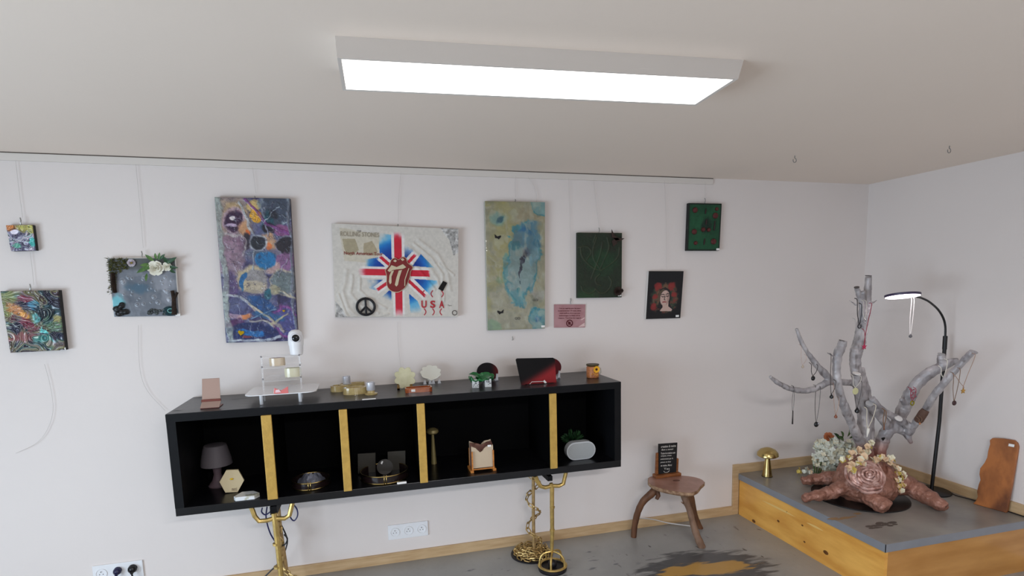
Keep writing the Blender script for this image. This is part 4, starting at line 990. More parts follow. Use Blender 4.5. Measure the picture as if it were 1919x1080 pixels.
# ================================================================== ON TOP OF THE SIDEBOARD
GL = mat('clear_acrylic', (250, 252, 255), .03, alpha=.16, spec=.8)
GLE = mat('acrylic_edge', (240, 244, 250), .15, alpha=.55); GLS = mat('white_acrylic_shelf', (250, 250, 252), .12, alpha=.95, coat=1.0)  # lowest shelf nearly opaque white, close to the wall's tone
T0 = ZT
# phone stand
t0 = onZ(397, 762, T0); t = thing('phone_stand', (t0.x, t0.y, T0), 'pinkish copper tablet stand at the left end of the sideboard top', 'stand')
RG = mat('rose_copper', (180, 152, 140), .42, metal=.15); RGD = mat('rose_copper_dark', (128, 74, 66), .4, metal=.3)
xl, xr_ = onY(380, 758, -.36).x, onY(414.5, 756, -.36).x
yb = -.335
pl = onY(379, 711, yb + .03); pr_ = onY(411.5, 709, yb + .03)
MB().hexa([(xl - .002, yb - .02, T0 + .030), (xr_ - .002, yb - .02, T0 + .030), (pr_.x, yb + .03, pr_.z), (pl.x, yb + .03, pl.z)], (0, .004, .001)).build('back_plate', RG, t)
MB().tube([(xl - .003, yb - .024, T0 + .033), (xr_ + .001, yb - .024, T0 + .033)], .008, 10).build('ridge', RGD, t)
MB().hexa([(xl, yb - .075, T0 + .004), (xr_ + .002, yb - .075, T0 + .004), (xr_ + .002, yb - .028, T0 + .028), (xl, yb - .028, T0 + .028)], (0, 0, .003)).build('front_lip', RG, t)
MB().hexa([(xl, yb - .072, T0 + .0005), (xr_, yb - .072, T0 + .0005), (xr_, yb + .02, T0 + .0005), (xl, yb + .02, T0 + .0005)], (0, 0, .004)).build('foot_plate', RGD, t)

# acrylic tier stand with dome camera
ax0, ax1, ayf = onZ(491, 758, T0).x, onZ(563, 754, T0).x, -.395
t = thing('acrylic_display', ((ax0 + ax1) / 2, -.25, T0), 'clear acrylic tiered display stand carrying bracelets and a camera', 'stand')
def rrect(xa, xb, ya, yb_, r, n=5):
    P = []
    for cx, cy, a0 in ((xb - r, yb_ - r, 0), (xa + r, yb_ - r, 90), (xa + r, ya + r, 180), (xb - r, ya + r, 270)):
        for i in range(n + 1): a = math.radians(a0 + 90 * i / n); P.append((cx + r * math.cos(a), cy + r * math.sin(a)))
    return P
zsh = [T0 + .048, T0 + .115, T0 + .182]
ztop = onY(557, 667, -.28).z
ys = [(-.395, -.10), (-.36, -.14), (-.33, -.17)]
shelves = []
for i, z in enumerate(zsh + [ztop]):
    ya, yb_ = (ys + [(-.32, -.20)])[i]; ex = .085 if i == 0 else .0
    P = rrect(ax0 - ex + .0, ax1 + ex, ya - .01, yb_, .05 if i == 0 else .02)
    MB().prism([(x, y, z) for x, y in P], (0, 0, .004)).build('shelf', GLS if i == 0 else GL, t)
for x in (ax0, ax1):
    MB().tube([(x, ayf, T0), (x, ayf, T0 + .052)], .009, 10).build('front_leg', GLE, t)
    MB().tube([(x, -.30, T0), (x, -.29, ztop)], .005, 10).build('post', GL, t)
    for z in zsh[1:] + [ztop]: MB().ball((x, -.30, z + .006), .005, 8, 5).build('screw_cap', mat('cap_grey', (150, 148, 152), .3, metal=.5), t)
c = Vector((onY(556.5, 667, -.28).x, -.27, ztop + .004)); mp = m_px(c)
t = thing('security_camera', tuple(c), 'small white pan-tilt camera with black eye beside the purple canvas', 'camera')
MB().lathe([(.028, 0), (.034, .004), (.036, .03), (.038, .06)], c, n=24).build('body', WHITE, t)
MB().lathe([(.040, .055), (.041, .075), (.040, .105), (.034, .126), (.020, .138), (.0001, .141)], c, n=24).build('head', WHITE, t)
dirc = Vector((.12, -1, .06)).normalized(); lc = c + Vector((0, 0, .094)) + dirc * .030
MB().ball(lc, .030, 20, 12, (1, .55, 1)).build('lens_ring', mat('warm_white_plastic', (222, 222, 226), .3), t)
MB().ball(lc + dirc * .006, .0225, 20, 12, (1, .6, 1)).build('lens', mat('black_lens', (10, 11, 14), .12), t)
def bracelet(px0, px1, py0, py1, Y, z, m, m2, lab):
    a = onY(px0, py1, Y); b = onY(px1, py1, Y); R_ = (b.x - a.x) / 2; h = onY(px0, py0, Y).z - onY(px0, py1, Y).z
    c = Vector(((a.x + b.x) / 2, Y + .0, z)); t = thing('bracelet', tuple(c), lab, 'bracelet', 'bracelets on the acrylic stand')
    MB().lathe([(R_, 0), (R_ * 1.02, h * .3), (R_ * 1.02, h * .7), (R_, h * .98), (R_ * .9, h * .98), (R_ * .9, h * .02), (R_, 0)], c, n=28, sy=.62).build('band', m, t)
    MB().lathe([(R_ * .895, h * .03), (R_ * .895, h * .97)], c, n=28, sy=.62).build('lining', m2, t)
    return t
RES = mat('amber_clear_resin', (224, 204, 176), .12, alpha=.85, coat=.5); RED_ = mat('red_brown_lining', (128, 66, 48), .4)
bracelet(506, 536, 676, 691, -.25, zsh[2] + .0045, RES, RED_, 'amber resin bangle with red brown lining, upper of the two on the stand')
bracelet(535, 566, 695, 712, -.25, zsh[1] + .0045, mat('pale_yellow_resin', (232, 226, 196), .12, alpha=.8, coat=.5), mat('pale_olive_lining', (198, 196, 150), .4), 'pale yellow clear resin bangle, lower of the two on the stand')
c = onZ(527, 738, zsh[0] + .004); c.z = zsh[0] + .0045
a = [onY(x, y, c.y) for x, y in ((513, 738), (541, 737), (540, 724), (527, 732), (514, 727))]
t = thing('pink_keepsake', (c.x, c.y, c.z), 'small shiny pink bow-shaped trinket on the lowest acrylic shelf', 'trinket')
dz = c.z - a[0].z + .001
MB().prism([p + Vector((0, 0, dz)) for p in a], (0, .012, 0)).build('bow', mat('pink_resin', (224, 124, 122), .2, coat=.6), t, bevel=.002)
MB().prism([onY(x, y, c.y - .003) + Vector((0, 0, dz)) for x, y in ((516, 736), (527, 735), (523, 730), (517, 731))], (0, .004, 0)).build('shiny_patch', mat('pale_pink_gloss', (246, 214, 220), .15), t)

# gold resin tray and tealight cups
RZ = mat('gold_green_resin', (170, 144, 92), .2, coat=.6, rgb2=(196, 176, 122), scale=25); SIL = mat('silver_cup', (214, 215, 222), .3, metal=.35)
def cup(c, r, h, parent_label):
    t = thing('tealight_cup', tuple(c), parent_label, 'cup', 'silver tealight cups')
    MB().lathe([(r * .92, 0), (r, .004), (r, h), (r * .86, h), (r * .82, h * .75), (.0001, h * .75)], c, n=22).build('cup', SIL, t)
c0 = onZ(650, 736, T0); t = thing('resin_tray', (c0.x, c0.y, T0), 'gold-green resin lobed tray with hollows on the sideboard', 'tray')
for (cx, cy, rx, ry, rot, h) in ((637, 733, .052, .042, 0, .034), (662, 729, .080, .026, .5, .036), (667, 738, .070, .040, .1, .038), (648, 731, .04, .05, 0, .036)):
    c = onZ(cx, cy, T0); P = []
    for i in range(26):
        a = 2 * PI * i / 26; x, y = rx * math.cos(a), ry * math.sin(a); P.append((x * math.cos(rot) - y * math.sin(rot), x * math.sin(rot) + y * math.cos(rot)))
    k = MB(); n = 26; v = [(c.x + x, c.y + y, T0) for x, y in P] + [(c.x + x * .97, c.y + y * .97, T0 + h) for x, y in P] + [(c.x + x * .74, c.y + y * .74, T0 + h) for x, y in P] + [(c.x + x * .70, c.y + y * .70, T0 + h * .45) for x, y in P]
    k.add(v, [(i + j * n, (i + 1) % n + j * n, (i + 1) % n + (j + 1) * n, i + (j + 1) * n) for j in range(3) for i in range(n)] + [tuple(range(n))[::-1], tuple(range(3 * n, 4 * n))])
    k.build('lobe', RZ, t)
c = onZ(651, 731, T0); cup(Vector((c.x, c.y, T0 + .0365)), .023, .046, 'silver tealight cup standing on the lobed resin tray')
c = onZ(696, 739, T0); t = thing('resin_coaster', (c.x, c.y, T0), 'round gold resin dish under a silver cup', 'dish')
c = Vector((c.x, c.y, T0)); MB().lathe([(.036, 0), (.037, .006), (.022, .010), (.020, .022), (.0001, .022)], c, n=26).build('dish', RZ, t)
cup(c + Vector((0, 0, .0225)), .0245, .046, 'silver tealight cup on the round gold dish')
c = onZ(692, 746, T0); c.y = YF + .014; tag(MB().box((c.x - .036, c.y - .008, T0), (c.x + .036, c.y + .008, T0 + .003)).build('price_label', TAG), 'white paper price label on the sideboard edge before the silver cups', 'label')

def disc_plate(pts, Y, th, m, parent, name='plate', lean=.0):
    q_ = [onY(x, y, Y) for x, y in pts]; zb = min(p.z for p in q_)
    q_ = [Vector((p.x, p.y + (p.z - zb) * lean, p.z)) for p in q_]
    return MB().prism(q_, (0, th, 0)).build(name, m, parent, bevel=.0015)
def scallop(cx, cy, r, n, amp, k=72, sy=1):
    return [(cx + r * (1 + amp * abs(math.sin(n * a / 2)) - amp / 2) * math.cos(a), cy + sy * r * (1 + amp * abs(math.sin(n * a / 2)) - amp / 2) * math.sin(a)) for a in np.linspace(0, 2 * PI, k + 1)[:-1]]
c = onZ(760, 729, T0); t = thing('flower_coaster', (c.x, c.y, T0), 'pale olive scalloped flower coaster on a small brown easel', 'coaster')
disc_plate(scallop(759.5, 709, 18.5, 8, .26), c.y, .006, mat('olive_cream_resin', (204, 198, 160), .35, rgb2=(184, 178, 134), scale=18, coat=.3), t, 'coaster', .12)
EZ = mat('brown_easel', (120, 88, 36), .4)
k = MB()
for x in (747, 771): b = onY(x, 729, c.y); k.box((b.x - .007, c.y - .020, T0), (b.x + .007, c.y + .030, T0 + .008)); k.box((b.x - .007, c.y - .020, T0), (b.x + .007, c.y - .012, T0 + .028)); k.box((b.x - .005, c.y + .012, T0), (b.x + .005, c.y + .020, T0 + .05))
k.build('easel', EZ, t)
c = onZ(786, 736, T0); ORG_ = mat('amber_resin', (172, 88, 34), .15, coat=.7, rgb2=(140, 62, 22), scale=20)
t = thing('amber_tray', (c.x, c.y, T0), 'small rectangular amber resin tray before the flower coaster', 'tray')
xa, xb = onY(760, 738, -.36).x, onY(811, 733, -.36).x
P = rrect(xa, xb, -.368, -.295, .018)
n = len(P); ctr = Vector(((xa + xb) / 2, -.3315, 0))
v = [(x, y, T0) for x, y in P] + [(x, y, T0 + .026) for x, y in P] + [(ctr.x + (x - ctr.x) * .9, ctr.y + (y - ctr.y) * .78, T0 + .026) for x, y in P] + [(ctr.x + (x - ctr.x) * .88, ctr.y + (y - ctr.y) * .74, T0 + .008) for x, y in P]
MB().add(v, [(i + j * n, (i + 1) % n + j * n, (i + 1) % n + (j + 1) * n, i + (j + 1) * n) for j in range(3) for i in range(n)] + [tuple(range(n))[::-1], tuple(range(3 * n, 4 * n))]).build('tray_body', ORG_, t)
b = onY(775, 733, -.370); MB().box((b.x - .011, -.3705, T0 + .006), (b.x + .011, -.3685, T0 + .020)).build('price_sticker', TAG, t)
c = onZ(808, 719, T0); c.y = -.07
t = thing('white_coaster', (c.x, c.y, T0), 'white scalloped coaster with pearly rim on clear feet', 'coaster')
disc_plate(scallop(808, 699, 18.5, 9, .18, sy=.72), c.y - .02, .004, mat('pearl_white', (222, 220, 206), .3, coat=.3), t, 'coaster', .15)
k = MB(); pp_ = [onY(x, y, c.y - .026) for x, y in ((790, 702), (793, 707), (799, 709), (804, 710), (809, 713), (813, 711), (820, 708), (824, 704))]; k.tube(pp_, .0032, 6); k.build('rim', mat('bright_rim', (250, 248, 240), .2), t)
k = MB()
for x in (796, 806, 812, 823): b = onY(x, 719, c.y); k.hexa([(b.x - .010, c.y - .03, T0), (b.x + .010, c.y - .03, T0), (b.x + .004, c.y - .03, T0 + .024), (b.x - .004, c.y - .03, T0 + .024)], (0, .02, 0))
k.build('clear_feet', GLE, t)
# dark red round plate on easel
DR = mat('black_red_lacquer', (20, 10, 12), .3, coat=.05)
def vcol_plate(pts, Y, th, parent, fn, name, lean, zoff=0):
    q_ = [onY(x, y, Y) for x, y in pts]; zb = min(p.z for p in q_); cc = sum(q_, Vector()) / len(q_)
    rings = [1.0, .92, .84, .76, .68, .6, .52, .44, .36, .28, .2, .1]; n = len(q_); V = []; Cc = []
    for s_ in rings:
        for (x, y), p in zip(pts, q_):
            r_ = cc + (p - cc) * s_; V.append(Vector((r_.x, r_.y + (r_.z - zb) * lean, r_.z)))
    V.append(Vector((cc.x, cc.y + (cc.z - zb) * lean, cc.z)))
    px = [(a[0], a[1]) for a in pts]; mx, my = np.mean(px, 0)
    for s_ in rings:
        for x, y in px: Cc.append(fn(mx + (x - mx) * s_, my + (y - my) * s_))
    Cc.append(fn(mx, my)); F_ = []
    for j in range(len(rings) - 1):
        for i in range(n): F_.append((j * n + i, j * n + (i + 1) % n, (j + 1) * n + (i + 1) % n, (j + 1) * n + i))
    for i in range(n): F_.append(((len(rings) - 1) * n + i, (len(rings) - 1) * n + (i + 1) % n, len(V) - 1))
    m0 = len(V); V += [v + Vector((0, th, 0)) for v in V[:n]]; Cc += Cc[:n]
    F_ += [(i, m0 + i, m0 + (i + 1) % n, (i + 1) % n) for i in range(n)] + [tuple(m0 + i for i in range(n))]
    og = ORG[parent]; me = bpy.data.meshes.new(name); me.from_pydata([tuple(v - og) for v in V], [], F_)
    at = me.color_attributes.new('Col', 'FLOAT_COLOR', 'POINT')
    for i, cc_ in enumerate(Cc): at.data[i].color = (*lin(cc_), 1)
    me.materials.append(mat_vcol('lacquer', .5, spec=.15)); o = bpy.data.objects.new(name, me); COL.objects.link(o); fin(o, parent, None); return o
t = thing('round_plate', (onY(915, 712, -.12).x, -.12, T0), 'round black plate with dark red edge behind the green leaf dish', 'plate')
cir = [(914.5 + 20 * math.cos(a), 697.5 + 17 * math.sin(a)) for a in np.linspace(0, 2 * PI, 41)[:-1]]
def red1(x, y): f = float(sst(918, 934, np.float64(x))); return (14 + 80 * f, 8 + 8 * f, 10 + 8 * f)
vcol_plate(cir, -.13, .006, t, red1, 'plate', .1)
k = MB()
for x in (905, 930): b = onY(x, 711, -.13); k.box((b.x - .009, -.155, T0), (b.x + .009, -.10, T0 + .006)); k.hexa([(b.x - .007, -.155, T0), (b.x + .009, -.155, T0), (b.x + .007, -.155, T0 + .045), (b.x - .001, -.155, T0 + .045)], (0, .012, 0))
k.build('white_easel', mat('white_acrylic', (226, 228, 234), .2, alpha=.8), t)
# green leaf dish on patterned stands
t = thing('leaf_dish', (onY(905, 725, -.31).x, -.31, T0), 'emerald green ruffled leaf dish on two patterned white stands', 'dish')
GRN = mat('emerald_resin', (28, 118, 58), .25, coat=.4, rgb2=(18, 86, 42), scale=18)
k = MB(); n = 22; rows = 6; V = []
for j in range(rows):
    s_ = j / (rows - 1)
    for i in range(n):
        u = i / (n - 1); x0 = onY(880.5 + u * 44, 0, -.31).x
        zc_ = onY(900, 713 - 2 * u, -.31).z; w = math.sin(PI * min(1, u * .92 + .08)) ** .5 * .05
        ruff = .006 * math.sin(u * 22 + j) * abs(s_ - .5) * 2
        x = onY(880.5 + u * 44, 708, -.31).x
        V.append((x, -.30 + (s_ - .5) * 2 * w, zc_ - .006 + abs(s_ - .5) ** 1.5 * .045 + ruff + (.018 if u < .08 else 0)))
k.add(V, [(j * n + i, j * n + i + 1, (j + 1) * n + i + 1, (j + 1) * n + i) for j in range(rows - 1) for i in range(n - 1)], True)
o = k.build('leaf_bowl', GRN, t, weld=False); sm_ = o.modifiers.new('s', 'SOLIDIFY'); sm_.thickness = .008
k = MB(); rng = random.Random(6)
leaf_mesh(k, onY(905, 713, -.31), onY(878, 702, -.31), .035, (0, -.3, 1)); leaf_mesh(k, onY(900, 714, -.31), onY(926, 704, -.31), .04, (0, -.4, 1))
for i in range(8): b = onY(897 + i * 3.6, 705 + rng.uniform(-1.5, 2), -.29); k.ball(b, rng.uniform(.012, .018), 8, 6, (1, .6, 1.1))
k.build('leaf_ruffles', GRN, t)
for x in (891.5, 915):
    b = onY(x, 724, -.325); st_ = MB().hexa([(b.x - .022, -.345, T0), (b.x + .016, -.35, T0), (b.x + .018, -.34, T0 + .046), (b.x - .020, -.335, T0 + .048)], (0, .012, 0)).build('stand', mat('speckled_white', (206, 210, 212), .4), t)
    k = MB(); rr_ = random.Random(int(x))
    for i in range(12): p = Vector((b.x + rr_.uniform(-.017, .013), -.351, T0 + rr_.uniform(.006, .04))); k.box(p - Vector((.0025, 0, .0015)), p + Vector((.0025, .001, .0015)))
    k.build('specks', DARKPL, st_)
# big black and red board
t = thing('serving_board', (onY(1006, 720, -.37).x, -.37, T0), 'rectangular black board fading to red with price tag', 'board')
def redb(x, y):
    dd = (x - 968) * .45 + (y - 670) * .75; f = float(sst(35, 52, np.float64(dd))); return (10 + 132 * f, 8 + 30 * f, 9 + 32 * f)
outl = []
cn = [(968.5, 673), (1042, 671.5), (1043.5, 721), (978, 723)]
for i in range(4):
    a, b = np.array(cn[i]), np.array(cn[(i + 1) % 4])
    for s_ in np.linspace(.04, .96, 14): outl.append(tuple(a + (b - a) * s_))
b_ = vcol_plate(outl, -.36, .008, t, redb, 'board', .12)
k = MB(); pts_ = [onY(x, y, -.368) for x, y in ((992, 722), (997, 716), (1020, 715))]
k.tube(pts_, .0016, 5); k.build('tag_string', TAG, t)
c = onY(1021.5, 716, -.372); MB().hexa([c + Vector((-.011, 0, .004)), c + Vector((-.002, 0, .012)), c + Vector((.012, 0, -.004)), c + Vector((.003, 0, -.012))], (0, .0015, 0)).build('price_tag', TAG, t)
k = MB(); k.box((onY(985, 722, -.36).x, -.385, T0), (onY(1036, 720, -.36).x, -.30, T0 + .003)); k.build('foot', mat('dark_clear', (20, 14, 16), .3), t)
t = thing('red_coaster', (onY(1040, 700, -.20).x, -.20, T0), 'dark red round coaster peeking from behind the black and red board', 'coaster')
cir = [(1034 + 19 * math.cos(a), 688 + 16.5 * math.sin(a)) for a in np.linspace(0, 2 * PI, 33)[:-1]]
vcol_plate(cir, -.20, .006, t, lambda x, y: (84, 18, 24), 'coaster', .1)
k = MB(); b = onY(1045, 704, -.20)
zb_ = T0
k.box((b.x - .02, -.225, zb_), (b.x + .012, -.16, zb_ + .006)); k.hexa([(b.x - .008, -.225, zb_), (b.x + .01, -.225, zb_), (b.x + .01, -.225, zb_ + .05), (b.x + .004, -.225, zb_ + .05)], (0, .012, 0)); k.build('clear_easel', mat('white_acrylic', (226, 228, 234)), t)
# sunflower jar
c = Vector((onZ(1112, 708, T0).x, -.27, T0)); t = thing('sunflower_jar', tuple(c), 'small orange decorated jar with a sunflower at the right end', 'jar')
JO = mat('orange_glazed', (156, 92, 56), .35, rgb2=(190, 120, 70), scale=60)
MB().lathe([(.036, 0), (.040, .004), (.040, .068), (.036, .074)], c, n=20).build('jar', JO, t)
MB().lathe([(.0001, .083), (.040, .083), (.042, .078), (.040, .074), (.0001, .074)], c + Vector((0, 0, .004)), n=20).build('lid', mat('dark_olive_lid', (72, 60, 34), .5), t)
k = MB(); fc = c + Vector((.006, -.047, .058))
for i in range(13): a = 2 * PI * i / 13; d = Vector((math.cos(a), 0, math.sin(a))); s2 = Vector((-math.sin(a), 0, math.cos(a))) * .004; k.add([fc + d * .006 - s2, fc + d * .006 + s2, fc + d * .019 + s2 + Vector((0, -.003, 0)), fc + d * .024 + Vector((0, -.004, 0)), fc + d * .019 - s2 + Vector((0, -.003, 0))], [(0, 1, 2, 3, 4)])
so = k.build('sunflower', mat('sunflower_petal', (244, 176, 32), .6), t, weld=False); MB().ball(fc + Vector((0, -.001, 0)), .008, 10, 6, (1, .5, 1)).build('flower_heart', mat('dark_brown_seed', (70, 30, 14), .8), so)
k = MB(); rng = random.Random(9)
for i in range(7): p = c + Vector((rng.uniform(-.03, .02), -.040, rng.uniform(.02, .05))); k.ball(p, rng.uniform(.006, .011), 7, 5, (1, .5, 1))
k.build('ochre_beads', mat('ochre_bead', (206, 138, 66), .5), t)
MB().tube([c + Vector((.040, -.005, .062)), c + Vector((.052, -.005, .058)), c + Vector((.054, -.005, .03)), c + Vector((.042, -.005, .018))], .004, 6).build('handle', mat('pale_handle', (200, 196, 188), .4), t)

# ================================================================== INSIDE THE SIDEBOARD
Z1 = ZB + TH
c = Vector((-.858, -.17, Z1)); t = thing('table_lamp', tuple(c), 'small grey lamp with a wide shade in the left compartment', 'lamp')
GY_ = mat('shaded_grey_lamp', (100, 93, 97), .6); mp = .0034  # lamp grey darkened: the compartment's shade is put into the colour
MB().lathe([(.050, 0), (.052, .006), (.030, .035), (.020, .07), (.024, .11), (.020, .14)], c, n=24).build('base', mat('mauve_lamp_base', (102, 84, 90), .6), t)
MB().lathe([(.082, .125), (.078, .16), (.064, .22), (.058, .238), (.050, .241), (.0001, .241)], c, n=28).build('lamp_shade', GY_, t)
c = onZ(433, 925, Z1); c.z = Z1
t = thing('hexagon_plaque', tuple(c), 'beige hexagonal plaque leaning before the grey lamp', 'plaque')
P = [(410.3, 905.5), (422, 884.5), (444.5, 883.5), (457, 902), (446, 922.5), (422.5, 923.8)]
q_ = [onY(x, y, -.325) for x, y in P]; zb = min(p.z for p in q_); q_ = [Vector((p.x, p.y + (p.z - zb) * .25, p.z + (Z1 + .001 - zb))) for p in q_]
hx = MB().prism(q_, (0, .012, 0)).build('slab', mat('beige_stone', (208, 188, 148), .45), t, bevel=.0015)
ctr = sum(q_, Vector()) / 6; MB().lathe([(.010, 0), (.008, .002), (.0001, .003)], ctr + Vector((0, -.001, .012)), (0, -1, .25), 8, sy=.5).build('gold_motif', HG, hx)
text_on('lettering', 'merci', [q_[1], q_[2], q_[4], q_[5]], .52, .78, .92, .93, mat('brown_print', (110, 86, 66), .6), hx, .002)
MB().box((ctr.x - .02, ctr.y + .02, Z1), (ctr.x + .02, ctr.y + .075, Z1 + .004)).build('prop', DARKPL, t)
c = onZ(463, 932, Z1); P = [(438.5, 931), (454, 922), (476, 920), (487, 924), (474.5, 933.5), (451, 939), (440, 935.5)]
zt_ = Z1 + .022
q_ = [onZ(x, y, zt_) for x, y in P]
t = thing('octagon_box', (c.x, c.y, Z1), 'flat white marbled octagonal box at the front of the left compartment', 'box')
ob = MB().prism([Vector((p.x, max(p.y, -.475), Z1 + .0005)) for p in q_], (0, 0, .022)).build('box', mat('white_marble_resin', (222, 224, 226), .25, rgb2=(180, 178, 158), scale=16, lo=.55, hi=.62, coat=.3), t, bevel=.002)
def mirror_tray(px0, px1, py, lab, extra, hgt=.040):
    a, b = onZ(px0, py, Z1), onZ(px1, py, Z1); yc = -.33; R_ = (onY(px1, py, yc).x - onY(px0, py, yc).x) / 2
    c = Vector(((onY(px1, py, yc).x + onY(px0, py, yc).x) / 2, yc, Z1)); t = thing('round_tray', tuple(c), lab, 'tray', 'gold-rimmed round trays')
    MB().lathe([(R_ - .004, 0), (R_ - .004, .006), (.0001, .006)], c, n=40).build('tray_base', mat('smoked_glass', (18, 12, 14), .12, coat=.5), t)
    MB().lathe([(R_, .002), (R_, hgt), (R_ - .003, hgt), (R_ - .003, .004)], c, n=40).build('smoked_wall', mat('smoked_wall', (30, 20, 20), .15), t)
    for z in (.004, hgt): MB().tube([c + Vector((math.cos(a) * R_, math.sin(a) * R_, z)) for a in np.linspace(0, 2 * PI, 49)[:-1]], .0035, 6, closed=True).build('gold_rim', BRASS, t)
    for dx in (-.006, .006): MB().tube([c + Vector((dx, -R_ - .002, -.0 + .002)), c + Vector((dx, -R_ - .002, hgt + .010))], .0032, 6).build('clasp_bar', BRASS, t)
    return t, c, R_
t, c1, R1 = mirror_tray(548, 619, 905, 'smoked round tray with gold rims in the second compartment', 0)
k = MB(); V = []; n = 16
for i in range(5):
    for j in range(n):
        a = PI * j / (n - 1); r = .085 * (1 - (i / 5.5) ** 1.5); V.append(c1 + Vector((math.cos(a) * r * .9 + .004 * math.sin(j * 2.1), .03 - r * .6 * math.sin(a), .010 + i * .013 + .006 * math.sin(j * 1.7 + i * 2))))
k.add(V, [(i * n + j, i * n + j + 1, (i + 1) * n + j + 1, (i + 1) * n + j) for i in range(4) for j in range(n - 1)], True)
o = k.build('smoky_shell', mat('smoky_foil', (104, 106, 118), .35, metal=.3, bump=.5, bscale=40), weld=False); tag(o, 'grey smoky shell-shaped piece lying in the second-compartment tray', 'shell')
t, c2, R2 = mirror_tray(676, 765, 885, 'larger smoked round tray with gold rims in the third compartment', 0, .044)
SG = mat('smoked_plate', (58, 54, 46), .5)
for i, (xa, xb, ya, yb_, lab) in enumerate(((671, 704, 851, 880, 'smoky square card standing at left in the larger tray'), (727, 760, 847, 877, 'smoky square card standing at right in the larger tray'))):
    q_ = [onY(x, y, -.235) for x, y in ((xa, ya), (xb, ya - 2), (xb, yb_), (xa, yb_))]; zb_ = Z1 + .0065
    q_ = [q_[0], q_[1], Vector((q_[2].x, q_[2].y, zb_)), Vector((q_[3].x, q_[3].y, zb_))]
    tag(MB().hexa(q_, (0, .004, 0)).build('smoked_card', SG), lab, 'card', 'smoky cards in the tray')
cc = onY(722, 880, -.30); cc.z = Z1 + .007 + .042
t = thing('round_mirror', (cc.x, cc.y, Z1 + .007), 'small dark grey disc with white tag in the larger tray', 'disc')
MB().lathe([(.046, 0), (.046, .005), (.0001, .005)], cc + Vector((0, .0, .004)), (0, -1, .0), 28).build('disc', mat('dark_disc', (66, 62, 58), .4), t)
p = cc + Vector((-.016, -.008, .030)); MB().hexa([p + Vector((-.007, 0, -.002)), p + Vector((.001, 0, .012)), p + Vector((.008, 0, .008)), p + Vector((.001, 0, -.008))], (0, .001, 0)).build('price_tag', TAG, t)
c = onZ(754, 909, Z1); tag(MB().box((c.x - .026, YF + .003, Z1), (c.x + .026, YF + .005 + .012, Z1 + .010)).build('price_label', TAG, bevel=.001), 'white price label at the front of the third compartment', 'label')
c = onZ(814, 869, Z1); c.z = Z1; c.x = .364
def mushroom(c, s_, lab, m):
    t = thing('mushroom_lamp', tuple(c), lab, 'lamp')
    MB().lathe([(.036 * s_, 0), (.036 * s_, .006 * s_), (.031 * s_, .03 * s_), (.018 * s_, .13 * s_), (.016 * s_, .155 * s_)], c, n=28).build('stem', m, t)
    MB().lathe([(.0001, .150 * s_), (.060 * s_, .150 * s_), (.075 * s_, .160 * s_), (.072 * s_, .182 * s_), (.052 * s_, .205 * s_), (.022 * s_, .218 * s_), (.0001, .221 * s_)], c, n=36).build('cap', m, t)
    MB().lathe([(.038 * s_, 0), (.038 * s_, .004 * s_)], c, n=28).build('foot_ring', mat('dark_foot', (40, 34, 24), .5), t)
    return t
DBRASS = mat('dull_brass', (140, 126, 82), .4, metal=.35)  # duller, darker brass than the platform lamp's
t = thing('mushroom_lamp', tuple(c), 'slim brass mushroom lamp inside the sideboard beside the third gold edge', 'lamp', 'brass mushroom lamps')
MB().lathe([(.018, 0), (.017, .01), (.009, .17), (.008, .20)], c, n=24).build('stem', DBRASS, t)
MB().lathe([(.0001, .192), (.030, .192), (.037, .200), (.034, .216), (.018, .226), (.0001, .229)], c, n=28).build('cap', DBRASS, t)
# coaster holder
c = onZ(906, 884, Z1); c.z = Z1; Yc = c.y
t = thing('coaster_holder', tuple(c), 'orange wood holder filled with beige wavy-topped coasters', 'coaster holder')
WO = mat('orange_wood', (206, 136, 66), .4, rgb2=(176, 104, 44), scale=20, stretch=(1, 1, 5))
def pp(x, y, Y): p = onY(x, y, Y); return p
xa, xb = pp(885, 880, Yc).x, pp(927, 880, Yc).x
k = MB()
for x in (xa, xb): k.box((x - .009, Yc - .010, Z1), (x + .009, Yc + .10, Z1 + .014))
k.box((xa, Yc - .004, Z1 + .014), (xb, Yc + .002, Z1 + .020)); k.box((xa, Yc + .09, Z1 + .014), (xb, Yc + .096, Z1 + .020)); k.build('base_rails', WO, t)
for x in (xa + .004, xb - .004):
    MB().box((x - .004, Yc - .002, Z1 + .014), (x + .004, Yc + .004, Z1 + .125)).build('upright', WO, t)
    MB().box((x - .004, Yc + .088, Z1 + .014), (x + .004, Yc + .094, Z1 + .125)).build('upright', WO, t)
BC = mat('beige_coaster', (196, 176, 150), .5); BC2 = mat('brown_coaster', (122, 84, 70), .5, rgb2=(96, 60, 50), scale=20)
for i in range(5):
    y0 = Yc + .010 + i * .016; x0_, x1_ = xa + .002, xb - .002; zt_ = Z1 + .150 + i * .004
    W = x1_ - x0_; topp = [(x0_, zt_ - .01)]
    for s_ in np.linspace(0, 1, 11): topp.append((x0_ + W * s_, zt_ + (.004 if s_ in (0, 1) else 0) - .036 * math.exp(-((s_ - .42 - .06 * (i % 2)) / .18) ** 2) * (1 if i != 2 else .3) + (.010 if i >= 2 and .2 < s_ < .5 else 0)))
    pr_l = [(x0_, y0, Z1 + .021)] + [(x, y0, z) for x, z in topp] + [(x1_, y0, Z1 + .021)]
    tag(MB().prism(pr_l, (0, .008, 0)).build('coaster', BC if i in (0, 4) else BC2), ('front beige wavy coaster with white sticker spot in the wood holder', 'brown coaster directly behind the front beige one', 'brown coaster with a humped top in the middle of the holder', 'brown coaster second from the back of the holder', 'beige coaster at the back of the wood holder')[i], 'coaster', 'coasters in the wood holder')
b = onY(917.5, 836, Yc - .004); MB().box((b.x - .010, Yc - .004, b.z - .006), (b.x + .010, Yc - .0025, b.z + .006)).build('price_sticker', TAG, t)
